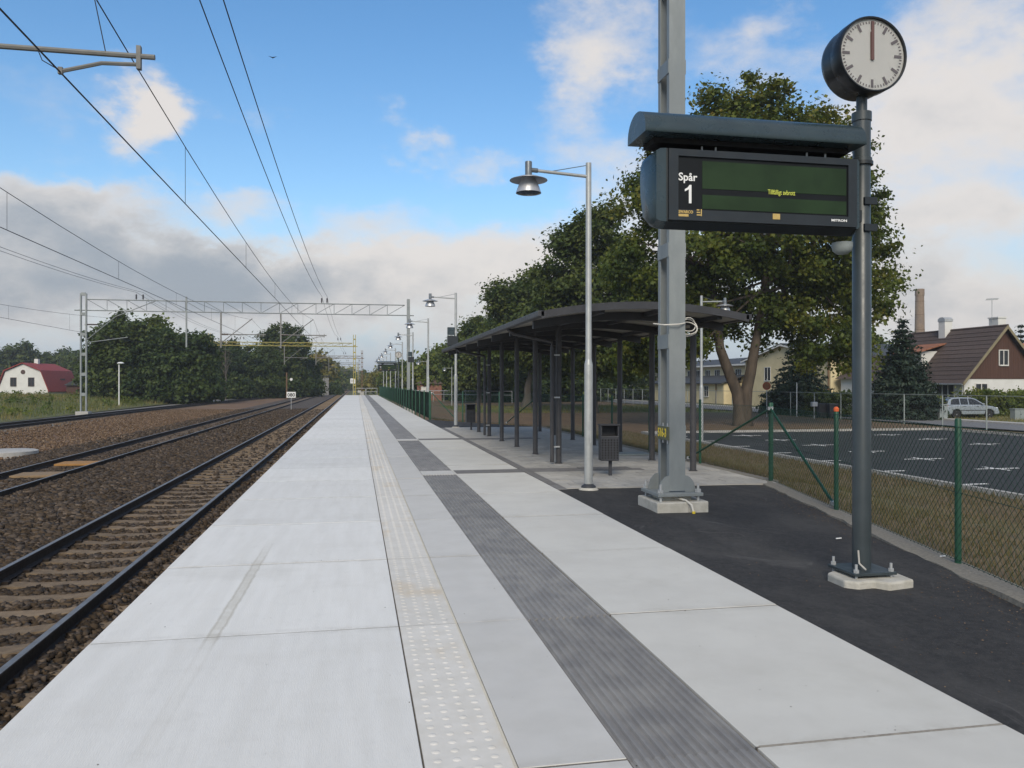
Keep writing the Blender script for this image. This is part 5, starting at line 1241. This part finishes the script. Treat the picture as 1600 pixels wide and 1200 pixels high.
# small house left of the spruce
h3 = thing('small_dark_roof_house', 'small white house with dark roof glimpsed left of the spruce', 'house', (46.2, 65.2, ZG), group=None)
MB().box(0, 6, 0, 5, -.2, 3.1).build('wall', 'plaster_white', h3); MB().prism([(-.4, 3.0), (3, 5.2), (6.4, 3.0)], -.4, 5.4, 'y').build('roof', 'roof_tile', h3); window(h3, (0, 2.5, 1.1), 1.1, 1.2, 'x-', 'frame_dark')
window(h3, (1.6, 0, 1.1), 1.0, 1.2, 'y-', 'frame_dark')
# cream building along the street
cb_ = thing('cream_building', 'long cream plastered building with dark roof and gabled end behind the maple', 'building', (45.6, 71., ZG))
MB().box(0, 14, 0, 17.5, -.2, 5.2).build('gable_wing', 'plaster_cream', cb_)
MB().prism([(0, 5.2), (17.5, 5.2), (8.75, 6.75)], 0.002, 13.9, 'x').build('gable', 'plaster_cream', cb_)
for s, ya, yb_ in ((-1, -.35, 8.75), (1, 8.75, 17.85)):
    za_, zb_ = (5.17, 6.78) if s < 0 else (6.78, 5.17)
    MB().prism([(ya, za_), (yb_, zb_), (yb_, zb_+.16), (ya, za_+.16)], -.4, 14.4, 'x').build('roof_slope', 'roof_dark', cb_)
    MB().prism([(ya, za_-.14), (yb_, zb_-.14), (yb_, zb_+.02), (ya, za_+.02)], -.46, -.405, 'x').build('bargeboard', 'plaster_white', cb_)
window(cb_, (0, 12.2, 2.9), 1.3, 1.45, 'x-', 'frame_white', 1); window(cb_, (0, 4.5, 2.9), 1.3, 1.45, 'x-', 'frame_white', 1)
MB().tube([(-.1, .2, 5.0), (-.1, .2, .0)], .08, 8).build('downpipe', 'brown_steel', cb_)
MB().box(2, 14, 17.52, 80, -.2, 5.0).build('long_wing', 'plaster_cream', cb_)
MB().prism([(1.4, 4.95), (8, 6.2), (14.6, 4.95)], 17.9, 80.5, 'y').build('long_roof', 'roof_dark', cb_)
MB().box(1.3, 1.5, 17.9, 80.5, 4.82, 5.02).build('eaves_board', 'plaster_white', cb_)
for k in range(11): window(cb_, (2, 20.2+k*3.0, 3.0), 1.5, 1.35, 'x-', 'frame_white', 2)
MB().box(-.6, 1.996, 22, 46, -.2, 2.6).build('lean_to_wall', 'plaster_cream', cb_)
MB().prism([(-1.1, 2.5), (2., 3.5), (2., 3.65), (-1.1, 2.65)], 21.6, 46.4, 'y').build('lean_to_roof', 'roof_dark', cb_)
window(cb_, (-.6, 27, .9), 1.2, 1.3, 'x-', 'frame_white', 1); window(cb_, (-.6, 36, .9), 1.2, 1.3, 'x-', 'frame_white', 1)
MB().tube([(-.7, 24, 2.5), (-.7, 24, 0)], .07, 8).build('downpipe', 'brown_steel', cb_)
MB().box(-.05, 2.0, 52, 66, -.2, .35).build('plinth', 'frame_dark', cb_)
# brick chimney stack
x, y = at(1437, 215)
fc_ = thing('brick_chimney', 'tall round brick factory chimney rising behind the houses', 'chimney', (x, y, ZG))
MB().lathe([(1.5, 0), (1.28, 14), (1.08, 26.2)], 20).build('shaft', 'brick', fc_, smooth=True); MB().lathe([(1.16, 26.2), (1.2, 26.5), (1.16, 28.0), (.9, 28.0)], 20).build('crown', 'brick', fc_, smooth=True)
for z in (5, 9, 13, 17, 21, 24.6): MB().lathe([(1.5-.0162*z+.03, z), (1.5-.0162*z+.03, z+.15)], 20).build('iron_band', 'brown_steel', fc_)
# red gambrel house on the left
x, y = at(36, 150); lh = thing('red_roof_house', 'white gabled house with dark red gambrel roof beyond the verge', 'house', (x, y, -.55), R(-8))
W2 = 4.5; g_ = [(-W2, .0), (W2, .0), (W2, 1.1), (W2-1.3, 4.6), (0, 6.0), (-W2+1.3, 4.6), (-W2, 1.1)]
MB().prism(g_, 0, 11, 'y').build('wall', 'plaster_white', lh)
for a, b2 in (((W2+.35, .7), (W2-1.2, 4.7)), ((W2-1.2, 4.7), (0, 6.12)), ((0, 6.12), (-W2+1.2, 4.7)), ((-W2+1.2, 4.7), (-W2-.35, .7))):
    MB().prism([a, b2, (b2[0]*1.02, b2[1]+.14), (a[0]*1.02, a[1]+.14)], -.4, 11.4, 'y').build('roof_slope', 'red_roof', lh)
for s in (-1.75, 1.5): window(lh, (s, 0, 1.9), 1.0, 1.5, 'y-', 'frame_dark')
MB().lathe([(.42, -.05), (.42, -.01), (0, -.01)], 16, (0, 0, 4.5), 'y').build('round_window', 'frame_dark', lh)
MB().box(-.35, .35, 4.5, 5.2, 5.9, 7.1).build('chimney', 'plaster_white', lh); MB().box(2.9, 4.1, 5.5, 7.3, 2.4, 3.3).build('dormer', 'frame_dark', lh)
# small red shed next to it
x, y = at(140, 118); s2 = thing('red_shed', 'small dark red wooden shed behind the left gantry mast', 'shed', (x, y, -.5), R(15))
MB().box(-3, 3, 0, 4, -.3, 2.2).build('wall', 'wood_brown', s2); MB().prism([(-3.4, 2.0), (0, 4.0), (3.4, 2.0)], -.3, 4.3, 'y').build('roof', 'roof_dark', s2); window(s2, (1.0, 0, .8), .9, .9, 'y-')
# grey shed by the line and brick hut on the right
x, y = at(490, 172); gs = thing('grey_shed', 'plain grey shed beside the line on the left', 'shed', (x, y, ZG), R(8)); MB().box(-3.2, 3.2, 0, 14, -.3, 3.9).build('wall', 'shed', gs); MB().prism([(-3.5, 3.8), (3.5, 4.15), (3.5, 4.35), (-3.5, 4.0)], -.3, 14.3, 'y').build('roof', 'roof_dark', gs)
x, y = at(671, 124); bh = thing('brick_hut', 'red brick hut with dark hipped roof among the trees', 'hut', (x, y, ZG), R(-12)); MB().box(-1.9, 1.9, 0, 3.5, -.3, 2.6).build('wall', 'brick_red', bh)
mb = MB(); mb.v = [(-2.2,-.3,2.5),(2.2,-.3,2.5),(2.2,3.8,2.5),(-2.2,3.8,2.5),(0,1.2,3.9),(0,2.3,3.9)]
for q in ((0,1,4),(1,2,5,4),(2,3,5),(3,0,4,5),(3,2,1,0)): mb.face(q)
mb.build('roof', 'roof_tile', bh); MB().box(-1.3, -.5, -.03, -.004, -.1, 2.1).build('door', 'frame_white', bh)
# ------------------------------------------------------------------ car, signs and boxes by the street
cx_, cy_ = at(1508, 58)
car = thing('hatchback_car', 'silver hatchback car parked across the drive in front of the hedge', 'car', (cx_, cy_, ZG+.1), R(-4))
L_ = 4.05; W_ = .86
def loft(rows):                                # rows: (x, z, half width)
    mb = MB(); 
    return mb
lower = [(-2.0,.32),(-2.03,.62),(-1.98,.84),(-1.2,.90),(.75,.90),(1.55,.80),(1.95,.66),(2.02,.45),(1.98,.25),(1.68,.22),(1.62,.42),(1.45,.56),(1.22,.60),(1.0,.52),(.9,.22),(-.85,.22),(-.92,.46),(-1.1,.58),(-1.3,.60),(-1.52,.52),(-1.62,.25),(-1.95,.25)]
MB().prism(lower, -W_, W_, 'y').build('body', 'car_paint', car, bevel=.06, seg=3)
cab = [(-1.98,.86),(-1.82,1.22),(-1.55,1.40),(-.9,1.45),(-.05,1.43),(.3,1.34),(1.02,.89)]
mb = MB(); n = len(cab); wt = lambda z: W_-.03-(z-.86)*.32
for s in (-1, 1):
    for x, z in cab: mb.v.append((x, s*wt(z), z))
mb.face(range(n)); mb.face(range(2*n-1, n-1, -1))
for i in range(n): j = (i+1) % n; mb.face((j, i, n+i, n+j))
mb.build('cabin', 'car_paint', car, bevel=.04, seg=3)
for s in (-1, 1):
    for poly in ([(-1.72,.93),(-1.62,1.2),(-1.48,1.33),(-1.0,1.37),(-1.0,.93)], [(-.93,.93),(-.93,1.37),(-.35,1.37),(-.35,.93)], [(-.28,.93),(-.28,1.37),(-.05,1.36),(.25,1.28),(.8,.93)]):
        mb = MB(); q = [(x, s*(wt(z)+.008), z) for x, z in poly]; mb.quad(*q); mb.build('side_window', 'glass_dark', car)
    MB().box(-.95, .95, s*W_-.012, s*W_+.012, .5, .55).build('rub_strip', 'car_trim', car)
    MB().box(-.75, -.6, s*(W_+.015)-.012, s*(W_+.015)+.012, .78, .81).build('door_handle', 'car_trim', car); MB().box(.25, .4, s*(W_+.015)-.012, s*(W_+.015)+.012, .78, .81).build('door_handle', 'car_trim', car)
    MB().box(.62, .78, s*(W_+.08)-.07, s*(W_+.08)+.07, .92, 1.03).build('mirror', 'car_paint', car, bevel=.02)
    MB().box(-2.05, -1.9, s*.70-.13, s*.70+.13, .62, .86).build('tail_light', 'tail_red', car, bevel=.02)
    MB().box(1.80, 1.97, s*.62-.17, s*.62+.17, .58, .72).build('headlight', 'print_white', car, bevel=.03)
    for x in (-1.27, 1.27):
        wh = MB().lathe([(.2, -.1), (.29, -.1), (.31, -.06), (.31, .06), (.29, .1), (.2, .1)], 20, (x, s*.74, .22), 'y').build('wheel', 'tyre', car, smooth=True)
        MB().lathe([(.2, -.095), (.2, .095), (.05, .10), (0, .10)] if s > 0 else [(0, -.10), (.05, -.10), (.2, -.095), (.2, .095)], 16, (x, s*.74, .22), 'y').build('rim', 'lamp_alu', wh)
mb = MB(); mb.quad((-1.965,-.62,.95),(-1.965,.62,.95),(-1.84,.56,1.24),(-1.84,-.56,1.24)); mb.v = [(x-.012, y, z) for x, y, z in mb.v]; mb.build('rear_window', 'glass_dark', car)
mb = MB(); mb.quad((1.0,-.7,.93),(1.0,.7,.93),(.36,.6,1.33),(.36,-.6,1.33)); mb.v = [(x+.02, y, z+.02) for x, y, z in mb.v]; mb.build('windscreen', 'glass_dark', car)
MB().box(-2.10, -1.96, -.8, .8, .30, .5).build('rear_bumper', 'car_paint', car, bevel=.03); MB().box(-2.115, -2.05, -.26, .26, .52, .63).build('number_plate', 'print_white', car)
MB().box(1.96, 2.08, -.8, .8, .26, .46).build('front_bumper', 'car_paint', car, bevel=.03)
def cabinet(lab, px, d, w_, h, mat='cabinet'):
    x, y = at(px, d); t = thing('utility_cabinet', lab, 'cabinet', (x, y, ZG), R(0), 'boxes along the street')
    MB().box(-w_/2, w_/2, -.22, .22, 0, h).build('body', mat, t, bevel=.015); MB().box(-w_/2-.04, w_/2+.04, -.26, .26, h, h+.06).build('lid', mat, t, bevel=.01); MB().box(-.005, .005, -.226, -.221, .1, h-.08).build('door_gap', 'black', t); MB().box(.05, .08, -.24, -.222, h*.5, h*.62).build('handle', 'car_trim', t)
cabinet('grey utility cabinet in front of the car boot', 1471, 55.5, .62, 1.05)
cabinet('pale utility box at the right edge beyond the car', 1590, 55., .8, .75)
cabinet('small stone coloured box left of the car on the grass', 1412, 56, .25, .5, 'kerb')
def wheelie(lab, px, d):
    x, y = at(px, d); t = thing('wheelie_bin', lab, 'bin', (x, y, ZG), R(-10), 'bins before the hedge')
    mb = MB(); lo, hi = .24, .32
    mb.v = [(-lo,-lo,.1),(lo,-lo,.1),(lo,lo,.1),(-lo,lo,.1),(-hi,-hi,1.0),(hi,-hi,1.0),(hi,hi,1.0),(-hi,hi,1.0)]
    for q in ((3,2,1,0),(4,5,6,7),(0,1,5,4),(1,2,6,5),(2,3,7,6),(3,0,4,7)): mb.face(q)
    mb.build('body', 'bin_paint', t, bevel=.02); MB().box(-hi-.03, hi+.03, -hi-.04, hi+.05, 1.0, 1.08).build('lid', 'bin_paint', t, bevel=.02)
    for s in (-1, 1): MB().lathe([(.1, s*.27-.02), (.1, s*.27+.02)], 12, (0, .2, .1), 'x').build('wheel', 'tyre', t)
wheelie('dark wheelie bin before the hedge, left one', 1284, 58); wheelie('dark wheelie bin before the hedge, right one', 1300, 57.5)
x, y = at(1272, 57); t = thing('post_box', 'small grey letter box on a post before the hedge', 'letter box', (x, y, ZG)); MB().tube([(0,0,0),(0,0,1.)], .03, 6).build('post', 'galv', t); MB().box(-.2, .2, -.14, .14, .9, 1.22).build('box', 'cap_silver', t, bevel=.02)
x, y = at(1198, 60); t = thing('road_sign', 'round red and yellow road sign on a thin pole beyond the corner fence post', 'sign', (x, y, ZG), R(-30)); MB().tube([(0,0,0),(0,0,2.9)], .035, 8).build('pole', 'galv', t)
MB().lathe([(.3,-.05),(.3,-.03),(0,-.03)], 20, (0,0,2.35), 'y').build('panel', 'sign_red', t); MB().lathe([(.22,-.056),(.22,-.051),(0,-.051)], 20, (0,0,2.35), 'y').build('panel_centre', 'roof_orange', t)
x, y = at(1245, 61); t = thing('flag_pole', 'thin white pole in front of the low spruce', 'pole', (x, y, ZG)); MB().tube([(0,0,0),(0,0,2.6)], .035, 8).build('pole', 'print_white', t)
x, y = at(1365, 78); t = thing('street_lamp', 'pale curved street lamp left of the spruce', 'lamp', (x, y, ZG)); MB().tube([(0,0,0),(0,0,4.6),(.15,0,4.95),(.6,0,5.1),(.95,0,5.1)], .05, 8).build('pole', 'cap_silver', t); MB().box(.75, 1.3, -.12, .12, 5.05, 5.18).build('lamp_head', 'print_white', t, bevel=.03)
# ------------------------------------------------------------------ thin autumn haze in the air
hzm = bpy.data.materials.new('haze_air'); hzm.use_nodes = True; hn = hzm.node_tree; hn.nodes.clear()
pv = hn.nodes.new('ShaderNodeVolumePrincipled'); pv.inputs['Color'].default_value = (.86, .90, .95, 1); pv.inputs['Density'].default_value = .0005; pv.inputs['Anisotropy'].default_value = .2
ho = hn.nodes.new('ShaderNodeOutputMaterial'); hn.links.new(pv.outputs[0], ho.inputs['Volume']); MATS['haze_air'] = hzm
hb = MB().box(-950, 950, -120, 1650, ZG-1.2, 31).build('haze', 'haze_air'); hb['kind'] = 'stuff'; hb['label'] = 'thin pale haze in the air over the whole place'; hb['category'] = 'haze'
bpy.context.view_layer.update()
